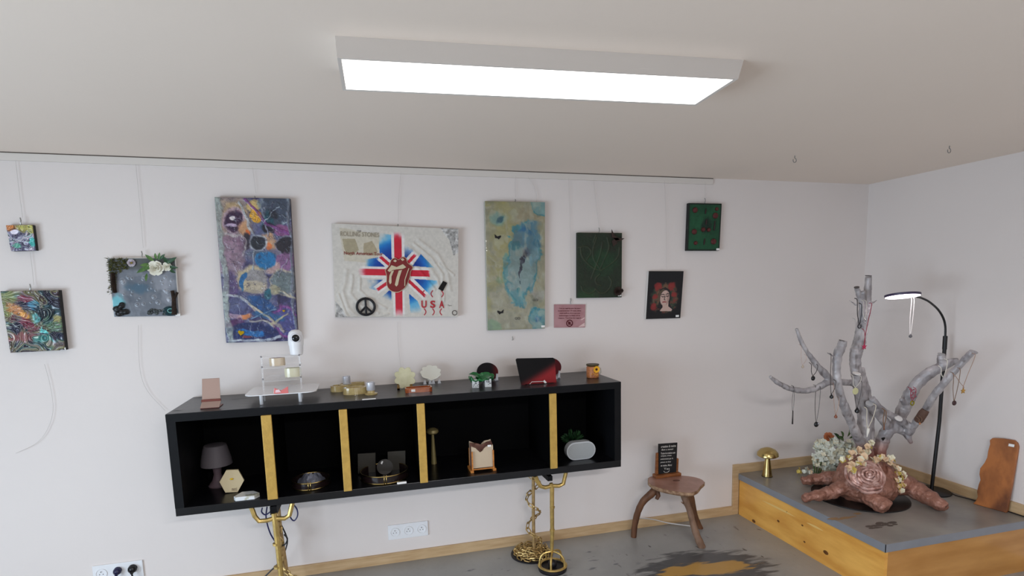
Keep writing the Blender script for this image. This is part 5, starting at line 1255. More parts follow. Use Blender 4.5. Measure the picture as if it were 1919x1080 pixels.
# plant + oblong speaker
c = onZ(1074, 845, Z1); c = Vector((1.255, -.24, Z1)); t = thing('potted_plant', tuple(c), 'small dark green bushy plant in a grey pot in the right compartment', 'plant')
MB().lathe([(.034, 0), (.044, .07), (.040, .07), (.036, .06), (.0001, .06)], c, n=20).build('pot', mat('grey_pot', (96, 98, 98), .6), t)
k = MB(); rng = random.Random(12)
for i in range(170):
    a = rng.uniform(0, 2 * PI); el = rng.uniform(.1, 1.4); r = rng.uniform(.04, .085); d = Vector((math.cos(a) * math.cos(el), math.sin(a) * math.cos(el), math.sin(el)))
    b = c + Vector((0, 0, .065)) + d * r; leaf_mesh(k, b - d * .018, b + d * .012, .006, (rng.uniform(-1, 1), rng.uniform(-1, 1), 1))
o = k.build('foliage', DGREEN, t, weld=False); o['kind'] = 'stuff'
Ys = -.40; zb_ = Z1
a, b = onY(1062.5, 849, Ys), onY(1117, 846, Ys); h = (onY(1090, 831, Ys).z - onY(1090, 864.5, Ys).z); r = h / 2
def stadium(x0, x1, z0, r, y, n=12, tilt=0):
    P = []
    for i in range(n + 1): t_ = -PI / 2 + PI * i / n; P.append(Vector((x1 - r + r * math.cos(t_), y, z0 + r + r * math.sin(t_))))
    for i in range(n + 1): t_ = PI / 2 + PI * i / n; P.append(Vector((x0 + r + r * math.cos(t_), y, z0 + r + r * math.sin(t_))))
    return P
t = thing('oblong_box', ((a.x + b.x) / 2, Ys, Z1), 'light grey oblong rounded speaker lying at the front of the right compartment', 'speaker')
P = stadium(a.x, b.x, zb_ + .001, r, Ys); MB().prism(P, (0, .05, 0)).build('shell', mat('light_grey_shell', (190, 192, 194), .4), t, bevel=.003)
P2 = stadium(a.x + .008, b.x - .008, zb_ + .009, r - .008, Ys - .0015); MB().prism(P2, (0, .002, 0)).build('face', mat('grey_mesh', (160, 162, 162), .6, bump=.3, bscale=300), t)
# ================================================================== STOOL
zs = .42
BR = mat('brown_branch', (112, 74, 48), .6, rgb2=(82, 50, 32), scale=18, stretch=(1, 1, .3), bump=.3, bscale=50)
BR2 = mat('pale_branch', (142, 112, 92), .65, rgb2=(108, 80, 62), scale=24, stretch=(1, 1, .4), bump=.3, bscale=60)
cs = Vector((1.985, -.285, zs)); t = thing('branch_stool', (cs.x, cs.y, 0), 'rustic low stool with a live-edge slab seat on three branch legs', 'stool')
P = []; edge_px = [(1214, 899), (1217, 894), (1232, 892), (1262, 891), (1285, 892), (1305, 895), (1318, 900), (1321, 906), (1314, 912), (1308, 920), (1292, 924.5), (1262, 921), (1232, 914), (1217, 907)]
P = [onZ(x, y, zs) for x, y in edge_px]; P = [Vector(p) for p in spl([tuple(p) for p in P] + [tuple(P[0])], 4)[:-1]]
k = MB(); n = len(P); rng = random.Random(4); V = []
for j, (s_, z) in enumerate(((.93, zs - .030), (1.0, zs - .018), (1.0, zs - .004), (.975, zs))):
    for p in P: w = 1 + (rng.uniform(-.012, .012) if j in (1, 2) else 0); V.append(Vector((cs.x + (p.x - cs.x) * s_ * w, cs.y + (p.y - cs.y) * s_ * w, z)))
k.add(V, [(i + j * n, (i + 1) % n + j * n, (i + 1) % n + (j + 1) * n, i + (j + 1) * n) for j in range(3) for i in range(n)] + [tuple(range(n))[::-1]])
sl = k.build('seat', mat('pale_bark_edge', (170, 138, 108), .6, rgb2=(120, 86, 62), scale=40), t)
MB().add([V[3 * n + i] + Vector((0, 0, .0006)) for i in range(n)], [tuple(range(n))]).build('seat_surface', mat('pinkish_wood', (176, 132, 116), .35, rgb2=(150, 108, 92), scale=9, coat=.2), sl)
kn = onZ(1268, 901, zs); MB().lathe([(.018, 0), (.012, .0006)], kn + Vector((0, 0, .0008)), n=12, sx=1.5).build('heartwood_knot', mat('dark_heartwood', (104, 66, 52), .5), sl)
ft_ = [onZ(1188, 1007), onZ(1316, 1026), onZ(1314, 991)]
for i, (pts, rad, m) in enumerate((
    ([onY(1229, 916, -.22), onY(1222, 925, -.22), onY(1206, 940, -.19), onY(1196, 960, -.16), onY(1190, 985, -.14), ft_[0]], [.026, .027, .024, .022, .020, .020], BR),
    ([onY(1280, 922, -.36), onY(1284, 935, -.37), onY(1293, 958, -.39), onY(1300, 985, -.40), onY(1308, 1008, -.412), ft_[1]], [.024, .022, .020, .021, .024, .026], BR2),
    ([onY(1290, 920, -.24), onY(1296, 935, -.22), onY(1302, 960, -.19), onY(1308, 978, -.16), ft_[2]], [.024, .022, .017, .016, .018], BR))):
    Q = spl([(*p, r) for p, r in zip(pts, rad)], 5); rng = random.Random(i)
    Qp = [Vector(q_[:3]) for q_ in Q]; Qp[0].z = min(Qp[0].z, zs - .02); Qp[-1].z = 0
    MB().tube(Qp, [q_[3] * rng.uniform(.94, 1.06) for q_ in Q], 10).build('leg', m, t)
k = MB(); k.tube([onY(1231, 918, -.23), onY(1234, 930, -.24), onY(1231, 936, -.245)], [.02, .016, .012], 8); k.build('branch_stub', BR, t)
k = MB(); k.tube([onY(1281, 944, -.385), onY(1277, 941, -.40)], [.005, .003], 6); k.build('twig', BR2, t)
# chalk sign in wooden holder
Yc = onZ(1250, 893, zs).y - .0; zt = zs + .0007
t = thing('chalk_sign', (onY(1250, 893, Yc).x, Yc, zs), 'small black chalkboard sign in an orange wooden stand on the stool', 'sign')
HO = mat('dark_orange_wood', (140, 84, 42), .45, rgb2=(112, 62, 28), scale=16, stretch=(1, 1, 4))
q = [onY(1234.5, 832.5, Yc), onY(1270, 830, Yc), onY(1267.5, 889, Yc), onY(1234, 891, Yc)]
MB().hexa(q, (0, .006, 0)).build('blackboard', mat('chalk_black', (16, 14, 16), .7), t)
CH = mat('white_chalk', (214, 208, 200), .8)
for (s_, a, b, v0, v1) in (('creation & resine', .13, .92, .055, .125), ('Bon a savoir', .16, .80, .165, .215), ('Toutes les creations sont', .13, .90, .275, .335), ('uniques, creees', .13, .70, .365, .42), ('entierement par A.', .11, .80, .46, .525), ('pieces en bois', .11, .68, .565, .62), ('et resine. Merci', .13, .74, .665, .725)):
    text_on('chalk_lettering', s_, q, a, v0, b, v1, CH, t, .0015, bold=.01, slant=.2)
text_on('chalk_lettering', 'Yes', q, .3, .77, .62, .84, CH, t, .0015)
c = Vector(bil([np.array(p) for p in q], .45, .86)) + Vector((0, -.002, 0)); k = MB(); k.tube([c + Vector((math.cos(a) * .022, 0, math.sin(a) * .014)) for a in np.linspace(PI * 1.05, PI * 1.95, 10)], .0016, 5); k.build('chalk_smile', CH, t)
lp, rp = onY(1231, 893, Yc), onY(1272, 888, Yc)
MB().box((lp.x - .018, Yc - .030, zt), (rp.x + .006, Yc + .030, zt + .022)).build('holder_base', HO, t, bevel=.004)
MB().hexa([onY(1229, 891, Yc), onY(1234.5, 891, Yc), onY(1235.5, 849, Yc), onY(1231, 850, Yc)], (0, .014, 0)).build('holder_side', HO, t)
MB().hexa([onY(1267.5, 889, Yc), onY(1271, 889, Yc), onY(1272.5, 860, Yc), onY(1269, 859, Yc)], (0, .014, 0)).build('holder_side', HO, t)
# white cord by the baseboard behind the stool
cable([(1197, 971, -.03), (1225, 974, -.02), (1250, 980, -.03), (1270, 983, -.07), (1300, 987, -.12)], .0042, mat('white_cord', (208, 204, 200), .4), 'white cord lying along the baseboard behind the stool')

# ================================================================== PLATFORM OBJECTS
c = onZ(1438, 893, PT); c.z = PT; mushroom(c, 1.0, 'brass mushroom table lamp at the back left of the corner platform', BRASS)['group'] = 'brass mushroom lamps'
# leaning wood board
pa, pb = onZ(1825, 945, PT), onZ(1886, 962, PT)
topc = onX(1880, 824, XR - .030); e1 = (pb - pa).normalized(); e2 = (topc - (pa + pb) / 2); nrm = e1.cross(e2).normalized()
if nrm.x > 0: nrm = -nrm
OL = [(1823.5, 944.5), (1829, 939), (1832.5, 931), (1831, 922), (1834, 909), (1837.5, 900), (1835.5, 889), (1837, 878), (1845, 868), (1850, 858), (1852, 845), (1855.5, 833), (1855, 825.5), (1860, 821.3), (1880, 822.3), (1901, 825.5), (1907, 831), (1909, 838), (1903, 875), (1896, 915), (1888, 958), (1886, 962), (1860, 955)]
P = [onP(x, y, pa, nrm) for x, y in OL]
P = [Vector((p.x, p.y, max(p.z, PT + .001))) for p in P]
t = thing('wood_board', ((pa.x + pb.x) / 2, (pa.y + pb.y) / 2, PT), 'reddish brown live-edge wooden board leaning against the right wall', 'board')
WB = mat('burl_wood', (176, 106, 52), .45, rgb2=(104, 56, 26), scale=9, detail=9, coat=.1, lo=.40, hi=.66, stretch=(1, 1, .55))
MB().prism(P, -nrm * .020).build('slab', WB, t, bevel=.003)
c = onP(1896, 835, pa + nrm * .001, nrm); d2 = e2.normalized(); MB().hexa([c - e1 * .014 - d2 * .008, c + e1 * .014 - d2 * .008, c + e1 * .014 + d2 * .008, c - e1 * .014 + d2 * .008], nrm * .001).build('price_sticker', TAG, t)
# gooseneck ring lamp
Yl_ = -.742; bc = Vector((3.628, Yl_, PT)); t = thing('floor_lamp', tuple(bc), 'black gooseneck lamp with a lit round LED head arching over the branches', 'lamp')
BM = mat('black_metal', (18, 17, 18), .45)
MB().lathe([(.115, 0), (.115, .006), (.108, .010), (.0001, .012)], bc, n=36, sy=1.0).build('base', BM, t)
px_ = onY(1752, 918, Yl_); pole_b = Vector((bc.x + .005, Yl_, PT + .01)); ptop = onY(1772, 625, Yl_)
MB().tube([pole_b, onY(1761, 790, Yl_), onY(1770.5, 655, Yl_)], .011, 10).build('pole', BM, t)
MB().tube([onY(1770.5, 655, Yl_), onY(1772, 630, Yl_)], .013, 10).build('sleeve', BM, t)
hc = onY(1692, 556, Yl_ - .10)
G = [onY(1772, 632, Yl_), onY(1772, 612, Yl_), onY(1768, 596, Yl_), onY(1758, 580, Yl_ - .01), onY(1742, 566, Yl_ - .04), onY(1728, 559, Yl_ - .06), onY(1719, 556.5, Yl_ - .08)]
MB().tube([Vector(p) for p in spl([tuple(p) for p in G], 6)], .0065, 8).build('gooseneck', BM, t)
hn = Vector((-.06, -.185, -1)).normalized()  # lamp face turned slightly towards the room
Rh = 29.0 * m_px(hc)
MB().lathe([(Rh * .98, 0), (Rh, .004), (Rh, .014), (.0001, .018)], hc, -hn, 40).build('lamp_head', mat('violet_black_shell', (60, 50, 78), .4), t)
MB().lathe([(Rh * .96, 0), (.0001, .0015)], hc + hn * .001, hn, 40).build('led_disc', mat('led_white', (255, 248, 255), .5, emit=(255, 246, 255), estr=6.0), t)
P = spl([tuple(bc + Vector((.09, -.06, .004))), (3.70, -.86, PT + .004), (3.72, -.95, PT + .004), (3.728, -1.1, PT + .004), (3.735, -1.24, PT + .004)], 8)
MB().tube([Vector(p) for p in P], .003, 6).build('power_cord', BLC, t)

# ================================================================== BRANCH SCULPTURE
def bp(x, y, Y, rpx): p = onY(x, y, Y); return (*p, rpx * m_px(p))
TC = Vector((3.13, -.70, PT))
tree = thing('branch_sculpture', tuple(TC), 'silver painted branch tree on a copper root foot hung with necklaces', 'sculpture')
disc = MB().lathe([(.285, 0), (.285, .008), (.0001, .010)], (3.115, -.665, PT), n=48).build('base_disc', mat('black_disc', (24, 22, 22), .35), tree)
def organic(chains, blobs, name, m, parent, voxel, amp, seed, smooth=2, vc=None):
    k = MB(); rng = random.Random(seed)
    for ch in chains:
        Q = spl(ch, 6); k.tube([Vector(q_[:3]) for q_ in Q], [max(.002, q_[3] * rng.uniform(.94, 1.07)) for q_ in Q], 12)
    for c, r, sc in blobs: k.ball(c, r, 20, 14, sc)
    og = ORG[parent]; me = bpy.data.meshes.new('tmp'); me.from_pydata([tuple(Vector(v) - og) for v in k.v], [], k.f)
    bm = bmesh.new(); bm.from_mesh(me); bmesh.ops.recalc_face_normals(bm, faces=bm.faces); bm.to_mesh(me); bm.free()
    o = bpy.data.objects.new('tmp', me); COL.objects.link(o)
    r_ = o.modifiers.new('r', 'REMESH'); r_.mode = 'VOXEL'; r_.voxel_size = voxel; r_.use_smooth_shade = True
    s_ = o.modifiers.new('s', 'SMOOTH'); s_.iterations = smooth; s_.factor = .6
    dg = bpy.context.evaluated_depsgraph_get(); me2 = bpy.data.meshes.new_from_object(o.evaluated_get(dg)); bpy.data.objects.remove(o)
    me2.name = name; nr = [Vector(n.vector) for n in me2.vertex_normals]
    for v, n in zip(me2.vertices, nr):
        c = v.co + og
        v.co = v.co + n * (amp * mnoise.noise(c * 26) + amp * .5 * mnoise.noise(c * 70))
    if vc:
        at = me2.color_attributes.new('Col', 'FLOAT_COLOR', 'POINT'); arr = np.ones((len(me2.vertices), 4), 'f')
        for i, v in enumerate(me2.vertices): arr[i, :3] = lin(vc(v.co + og))
        at.data.foreach_set('color', arr.ravel())
    me2.materials.clear(); me2.materials.append(m); me2.polygons.foreach_set('use_smooth', [True] * len(me2.polygons))
    ob = bpy.data.objects.new(name, me2); COL.objects.link(ob); fin(ob, parent, None); return ob
# root foot
def g3(x, y, z): p = onZ(x, y, z); return p
def rt(pts): return [(p.x, p.y, p.z, r) for p, r in pts]
Z_ = PT
roots = [
    rt([(Vector((3.10, -.66, Z_ + .16)), .10), (g3(1590, 893, Z_ + .10), .058), (g3(1545, 897, Z_ + .056), .043), (g3(1515, 900, Z_ + .038), .033), (g3(1503, 902, Z_ + .030), .024)]),
    rt([(Vector((3.08, -.72, Z_ + .16)), .10), (g3(1585, 912, Z_ + .10), .056), (g3(1550, 925, Z_ + .054), .042), (g3(1520, 931, Z_ + .036), .031), (g3(1506, 934, Z_ + .030), .026)]),
    rt([(Vector((3.10, -.76, Z_ + .15)), .10), (g3(1628, 925, Z_ + .09), .060), (g3(1645, 942, Z_ + .060), .050), (g3(1660, 950, Z_ + .050), .046), (g3(1664, 953, Z_ + .044), .038)]),
    rt([(Vector((3.18, -.74, Z_ + .15)), .11), (g3(1700, 910, Z_ + .10), .066), (g3(1730, 927, Z_ + .064), .052), (g3(1758, 943, Z_ + .046), .041), (g3(1774, 952, Z_ + .032), .029)]),
    rt([(Vector((3.16, -.62, Z_ + .15)), .10), (Vector((3.26, -.50, Z_ + .07)), .06), (Vector((3.34, -.42, Z_ + .04)), .04)]),
]
COPV = mat_vcol('copper_root_paint', .42, metal=.25)
_b = _mats['copper_root_paint']; nt = _b.node_tree; n2 = nt.nodes.new('ShaderNodeTexNoise'); n2.inputs['Scale'].default_value = 45; n2.inputs['Detail'].default_value = 5
bpn = nt.nodes.new('ShaderNodeBump'); bpn.inputs['Strength'].default_value = .8; bpn.inputs['Distance'].default_value = .01
tcn = nt.nodes.new('ShaderNodeTexCoord'); nt.links.new(tcn.outputs['Object'], n2.inputs[0]); nt.links.new(n2.outputs['Fac'], bpn.inputs['Height']); nt.links.new(bpn.outputs[0], nt.nodes['Principled BSDF'].inputs['Normal'])
def cop(c):
    f = .5 + .5 * mnoise.noise(c * 9); g = .5 + .5 * mnoise.noise(c * 40)
    a = Vector((136, 90, 72)).lerp(Vector((166, 116, 98)), min(1, max(0, f * 1.4 - .2))); a = a.lerp(Vector((204, 162, 148)), min(1, max(0, g - .60) * 2.4)); return a.lerp(Vector((70, 44, 36)), min(1, max(0, .34 - g) * 2.6))
organic(roots, [(Vector((3.13, -.67, Z_ + .15)), .155, (1.05, .92, .95)), (Vector((3.12, -.70, Z_ + .10)), .19, (1, 1, .7))], 'root_foot', COPV, tree, .008, .009, 1, 1, cop)

Y0 = -.68
br = [
    # A tall left strand
    [bp(1622, 850, Y0, 9), bp(1611, 827, -.70, 9), bp(1596, 793, -.74, 8), bp(1580, 754, -.78, 7.5), bp(1571, 720, -.80, 7), bp(1568, 689, -.80, 7.5), bp(1571, 665, -.80, 8), bp(1577, 650, -.80, 8), bp(1580, 640, -.80, 7.5)],
    [bp(1569, 675, -.80, 3), bp(1562, 668, -.80, 1.6), bp(1550, 661, -.80, 1.2)],
    # B main
    [bp(1627, 860, Y0, 12), bp(1622, 830, Y0, 11), bp(1620, 800, Y0, 11), bp(1617, 760, Y0, 11), bp(1611, 722, Y0, 11), bp(1606, 700, Y0, 10), bp(1603, 678, Y0, 9.5), bp(1605, 660, Y0, 11), bp(1611, 640, Y0, 11), bp(1617, 607, -.68, 9.5), bp(1624, 575, -.68, 8.5), bp(1626, 550, -.68, 6.5), bp(1628, 519, -.68, 5.8)],
    [bp(1617, 600, -.69, 7), bp(1615, 570, -.70, 5), bp(1610, 552, -.70, 5), bp(1606, 540, -.70, 5)],
    [bp(1621, 575, -.70, 3), bp(1619, 552, -.72, 2.4), bp(1619.5, 545, -.72, 2.4)],
    [bp(1614, 640, Y0 - .02, 6), bp(1622, 600, Y0 - .02, 5), bp(1630, 565, Y0, 4)],
    [bp(1605, 572, -.70, 1.8), bp(1598, 567, -.71, 1.1), bp(1592, 563, -.71, .8)],
    [bp(1630, 570, -.70, 1.8), bp(1638, 567, -.70, 1.3), bp(1645, 562, -.70, .9)],
    [bp(1610, 745, -.73, 8), bp(1606, 720, -.75, 8), bp(1605.5, 702, -.76, 8)],
    [bp(1628, 840, -.66, 9), bp(1630, 790, -.66, 8), bp(1627, 745, -.66, 7), bp(1619, 712, -.66, 6), bp(1615, 690, -.66, 5)],
    # C left horizontal
    [bp(1612, 722, -.70, 7), bp(1599, 718, -.70, 6.5), bp(1571, 716, -.70, 6.5), bp(1553, 716, -.70, 7), bp(1534, 726, -.70, 6), bp(1516, 732, -.70, 5.6), bp(1489, 731, -.70, 5), bp(1464, 721, -.70, 4.5), bp(1443, 706, -.70, 3.6)],
    [bp(1560, 717, -.70, 6), bp(1550, 705, -.70, 6.5), bp(1534, 688, -.70, 6), bp(1519, 668, -.70, 4.4), bp(1504, 645, -.70, 3.8), bp(1493, 616, -.70, 3.2)],
    [bp(1513, 660, -.70, 2), bp(1515, 656, -.70, 1)],
    # E right trunk
    [bp(1650, 868, Y0, 12), bp(1648, 850, Y0, 12), bp(1655, 825, Y0, 11.5), bp(1664, 808, -.70, 11), bp(1678, 803, -.71, 10), bp(1696, 808, -.72, 9), bp(1703, 820, -.74, 6), bp(1708, 831, -.75, 2.4)],
    [bp(1670, 806, -.70, 9), bp(1656, 788, -.72, 8), bp(1643, 773, -.74, 7.5), bp(1630, 757, -.76, 7.5)],
    [bp(1635, 747, -.78, 5.5), bp(1652, 766, -.78, 5.5), bp(1669, 778, -.77, 6), bp(1684, 785, -.77, 6.5), bp(1698, 795, -.77, 7), bp(1706, 804, -.77, 6.5), bp(1700, 810, -.75, 6)],
    [bp(1676, 800, -.71, 9), bp(1686, 783, -.70, 10), bp(1693, 768, -.72, 11), bp(1700, 753, -.74, 11), bp(1709, 735, -.78, 11), bp(1722, 716, -.80, 10.5), bp(1743, 699, -.84, 10), bp(1767, 686, -.88, 9), bp(1784, 679, -.91, 7.5), bp(1797, 676, -.93, 5)],
    [bp(1768, 688, -.88, 7.5), bp(1765, 675, -.88, 7.5), bp(1764.5, 665, -.88, 6.8)],
    [bp(1696, 755, -.75, 6), bp(1689, 749, -.77, 3.2)],
    [bp(1704, 812, -.76, 7), bp(1712, 800, -.80, 6.6), bp(1722, 786, -.84, 7), bp(1731, 774, -.88, 6.4), bp(1751, 742, -.96, 6.6), bp(1785, 700, -1.05, 6.4), bp(1808, 675, -1.10, 6), bp(1823, 659, -1.14, 5.2)],
    [bp(1822, 660, -1.14, 4.4), bp(1832, 662, -1.14, 2.2)],
    [bp(1741, 758, -.92, 3), bp(1745, 763, -.93, 1.2)],
]
def silver(c):
    f = .5 + .5 * mnoise.noise(c * 13); g = .5 + .5 * mnoise.noise(Vector((c.x * 60, c.y * 60, c.z * 20)))
    a = Vector((142, 137, 139)).lerp(Vector((196, 190, 190)), min(1, max(0, f * 1.6 - .3))); a = a.lerp(Vector((92, 82, 80)), min(1, max(0, g - .60) * 2.4)); a = a.lerp(Vector((222, 216, 216)), min(1, max(0, .36 - g) * 2.2))
    k_ = min(1, max(0, (.72 - c.z) / .10)); return a.lerp(Vector((150, 100, 88)), k_)
SILV = mat_vcol('silver_branch_paint', .45, metal=.2)
organic(br, [], 'branches', SILV, tree, .0046, .0034, 2, 1, silver)
PC = mat('pale_cut_wood', (226, 222, 218), .5)
def cut(x, y, Y, r, ax, m=PC, sx=1):
    c = onY(x, y, Y); mp = m_px(c); MB().lathe([(r * mp, 0), (r * mp, .005), (.0001, .007)], c, ax, 18, sx=sx).build('cut_end', m, tree)
cut(1605.5, 701, -.762, 7.2, (0, -.3, 1)); cut(1684, 785, -.80, 6.8, (-.1, -.55, .8)); cut(1630, 757, -.775, 6.8, (-.4, -.5, .8), mat('grey_cut', (166, 164, 164), .5)); cut(1764.5, 664.5, -.88, 6, (0, -.2, 1), mat('grey_cut', (166, 164, 164)))
cut(1628, 518, -.68, 5.4, (0, -.1, 1), mat('dark_cut', (96, 88, 86), .6)); cut(1606, 539.5, -.70, 4.6, (-.3, -.2, 1), mat('dark_cut', (96, 88, 86))); cut(1580, 640, -.80, 7, (.3, -.1, 1), mat('dark_cut', (96, 88, 86)))
k = MB(); k.tube([onY(1722, 788, -.862), onY(1731, 774, -.902), onY(1735, 769, -.91)], [.026, .026, .022], 10); k.build('bare_bark', mat('bare_brown_bark', (94, 68, 56), .7, bump=.5, bscale=60), tree)
# carved rosette on the root foot
rc = onY(1627, 891, -.845); ra = Vector((-.30, -.80, .52)).normalized()
RC = mat('pink_copper_carving', (214, 178, 168), .36, metal=.35, rgb2=(158, 110, 96), scale=30, bump=.4, bscale=60)
X_, Y_ = MB().frame(ra); k = MB(); rng = random.Random(21)
for i, (r, h, th) in enumerate(((.020, .022, .008), (.038, .016, .009), (.056, .008, .010), (.075, -.002, .011), (.094, -.014, .011), (.112, -.028, .010))):
    pts = []; n = 26
    for j in range(n):
        a = 2 * PI * j / n; rr = r * (1 + .07 * math.sin(3 * a + i * 1.7) + .04 * math.sin(7 * a + i)); pts.append(rc + X_ * math.cos(a) * rr + Y_ * math.sin(a) * rr * .9 + ra * (h + .004 * math.sin(5 * a + i)))
    k.tube(pts, [th * rng.uniform(.75, 1.15) for _ in pts], 7, closed=True)
k.ball(rc + ra * .022, .013, 10, 8)
k.build('carved_rosette', RC, tree, weld=False)
MB().lathe([(.11, -.05), (.10, -.012), (.06, .004), (.0001, .012)], rc, ra, 28, sy=.9).build('rosette_bed', RC, tree)
# heart inlay on the trunk
c = onY(1656, 823, Y0 - .045); heart(c, .014, 'black_heart', mat('black_gloss', (16, 12, 14)), tree)

# ------------------------------------------------------------------ necklaces
CHS = mat('dark_chain', (70, 64, 62), .4, metal=.5); CHG = mat('rose_gold_chain', (170, 132, 108), .4, metal=.5); CHW = mat('pale_cord', (214, 208, 196), .5); RBC = mat('red_cord', (150, 60, 76), .6); BRC = mat('brown_cord', (120, 92, 70), .6)
def necklace(a, b, bot, Y, m, lab, pend, r=.0016, sag=True, yo=0):
    A, B, C_ = onY(*a, Y), onY(*b, Y - .01), onY(*bot, Y - .012)
    t = thing('necklace', tuple(C_), lab, 'necklace', 'necklaces hanging on the branch sculpture')
    L = spl([tuple(B + Vector((0, .02, .012))), tuple(B), tuple(B.lerp(C_, .5) + Vector((.006, 0, -.006))), tuple(C_ + Vector((.003, 0, .004))), tuple(C_), tuple(C_ + Vector((-.003, 0, .004))), tuple(A.lerp(C_, .5) + Vector((-.006, 0, -.006))), tuple(A), tuple(A + Vector((0, .02, .012)))], 4)
    MB().tube([Vector(p) for p in L], r, 5).build('chain', m, t)
    kind, pm, s_ = pend; c = C_ + Vector((0, -.002, -s_))
    if kind == 'ball': o = MB().ball(c, s_, 14, 10, (1, .6, 1.05))
    elif kind == 'disc': o = MB().lathe([(s_, 0), (s_, .003), (s_ * .8, .004)], c, (0, -1, 0), 20)
    elif kind == 'drop': o = MB().lathe([(.0001, -s_ * 1.1), (s_ * .7, -s_ * .7), (s_ * .8, -.1 * s_), (s_ * .35, s_ * .7), (.0001, s_ * 1.2)], c, (0, 0, 1), 12)
    elif kind == 'bar': o = MB().tube([c + Vector((0, 0, s_)), c - Vector((0, 0, s_ * 2))], [.003, .0045], 8)
    elif kind == 'tooth': o = MB().tube([c + Vector((.002, 0, s_)), c, c - Vector((.006, 0, s_ * 2.4))], [.008, .0085, .002], 8)
    elif kind == 'star':
        P = [c + Vector((math.sin(PI * i / 5), 0, math.cos(PI * i / 5))) * (s_ if i % 2 == 0 else s_ * .42) for i in range(10)]; o = MB().prism(P, (0, .005, 0))
    elif kind == 'heart':
        heart(c, s_, 'pendant', pm, t); return t
    elif kind == 'ring': o = MB().tube([c + Vector((math.cos(a) * s_, 0, math.sin(a) * s_)) for a in np.linspace(0, 2 * PI, 17)[:-1]], s_ * .3, 6, closed=True)
    if kind in ('disc',): pass
    o.build('pendant', pm, t); return t
PB = mat('black_pendant', (22, 20, 22), .25); PS = mat('silver_pendant', (170, 168, 170), .25, metal=.8); PCo = mat('copper_pendant', (140, 86, 66), .4, metal=.4); PGD = mat('gold_pendant', (196, 152, 78), .35, metal=.6)
necklace((1502, 650), (1512, 668), (1504.5, 684), -.71, mat('faint_rose_chain', (190, 160, 146), .5), 'faint rose chain with a pale drop on the upper left twig', ('drop', mat('pale_drop', (182, 164, 146), .4), .010), .0011)
necklace((1521, 684), (1533, 686), (1524, 705), -.72, CHS, 'short dark necklace with black bead knotted on the forked left branch', ('ball', PB, .014), .002)
k = necklace((1487.5, 727), (1488.5, 727), (1486, 770), -.712, CHS, 'single long fine chain with bar hanging from the far left branch', ('bar', CHS, .028), .0012)
k = necklace((1529, 726), (1538, 728), (1530, 791), -.712, CHS, 'long dark chain with round black and silver pendant on the left branch', ('ball', PB, .016), .0016)
MB().ball(ORG[k] + Vector((.006, -.012, -.010)), .007, 8, 6).build('silver_inset', PS, k)
necklace((1558, 667), (1567, 716), (1558.5, 739), -.81, CHS, 'dark necklace with black drop hung from the tall left strand twig', ('drop', PB, .014), .0018)
necklace((1563, 722), (1573, 748), (1566.5, 777), -.80, CHG, 'thin rose gold chain with small copper drop by the left strand', ('drop', PCo, .012), .0012)
necklace((1599, 706), (1615, 708), (1603, 727), -.79, CHW, 'necklace with pale yellow disc on the middle trunk', ('disc', mat('pale_yellow_disc', (204, 200, 150), .35), .021), .0016)
necklace((1602, 728), (1616, 718), (1606.5, 764), -.785, CHS, 'dark necklace with black leaf pendant low on the middle trunk', ('drop', PB, .018), .0018)
necklace((1607, 563), (1615, 572), (1611, 608), -.765, mat('black_cord_n', (44, 42, 44), .6), 'black cord necklace with open heart pendant on the tall trunk', ('ring', mat('dark_silver', (70, 70, 72), .3, metal=.7), .012), .0026)
necklace((1618.5, 566), (1624, 566), (1621, 599), -.768, CHW, 'pale necklace with small silver ring near the top of the tall trunk', ('ring', PS, .009), .0016)
necklace((1634, 572), (1620, 620), (1620.5, 644), -.765, RBC, 'red cord necklace with pinkish red star on the tall trunk', ('star', mat('raspberry_star', (186, 44, 82), .4), .020), .0022)
necklace((1636, 570), (1603, 600), (1602, 633), -.76, mat('faint_grey_chain', (160, 156, 154), .5), 'faint grey chain draped down the left side of the tall trunk', ('ball', PS, .005), .0012)
nk = necklace((1709, 561), (1713.5, 561), (1706.5, 626), Yl_ - .10, mat('bright_white_cord', (240, 232, 226), .5), 'white cord necklace with grey bead hanging from the lamp head', ('drop', mat('grey_bead', (96, 92, 94), .4), .012), .0024)
nk['group'] = ''; del nk['group']
necklace((1828, 667), (1791, 705), (1806, 727), -1.17, CHG, 'rose chain with golden star pendant at the far right branch tip', ('star', PGD, .018), .0014)
necklace((1787.5, 702), (1800, 694), (1788.5, 751), -1.12, BRC, 'brown cord necklace with dark round pendant on the right branch', ('ball', mat('dark_garnet', (60, 34, 34), .3), .014), .0018)
necklace((1764, 690), (1776, 677), (1768, 708), -.965, CHW, 'white cord looped over the arched right branch', ('ball', CHW, .005), .0026)
necklace((1707, 730), (1717, 730), (1710, 752), -.86, RBC, 'beaded red necklace with gold-green ring on the arched branch', ('ring', mat('gold_green_ring', (150, 138, 36), .25, metal=.5), .013), .0022)
k = MB(); rng = random.Random(31)
for i in range(16): k.ball(onY(1711 + rng.uniform(-5, 6), 736 + rng.uniform(-8, 10), -.862), .0055, 7, 5)
tag(k.build('bead_strand', mat('pink_red_bead', (152, 84, 96), .35)), 'cluster of pink and red beads wrapped round the arched branch', 'beads')
necklace((1625, 768), (1642, 762), (1627, 803), -.835, mat('cream_cord', (206, 196, 178), .6), 'cream cord necklace with white tooth pendant in the middle', ('tooth', mat('ivory_tooth', (232, 226, 214), .4), .016), .0026)
necklace((1658, 770), (1661, 772), (1657, 797), -.84, BRC, 'brown cord bunch with wooden bead on the lower crossing branch', ('bar', mat('brown_wood_bead', (128, 84, 58), .6), .010), .003)
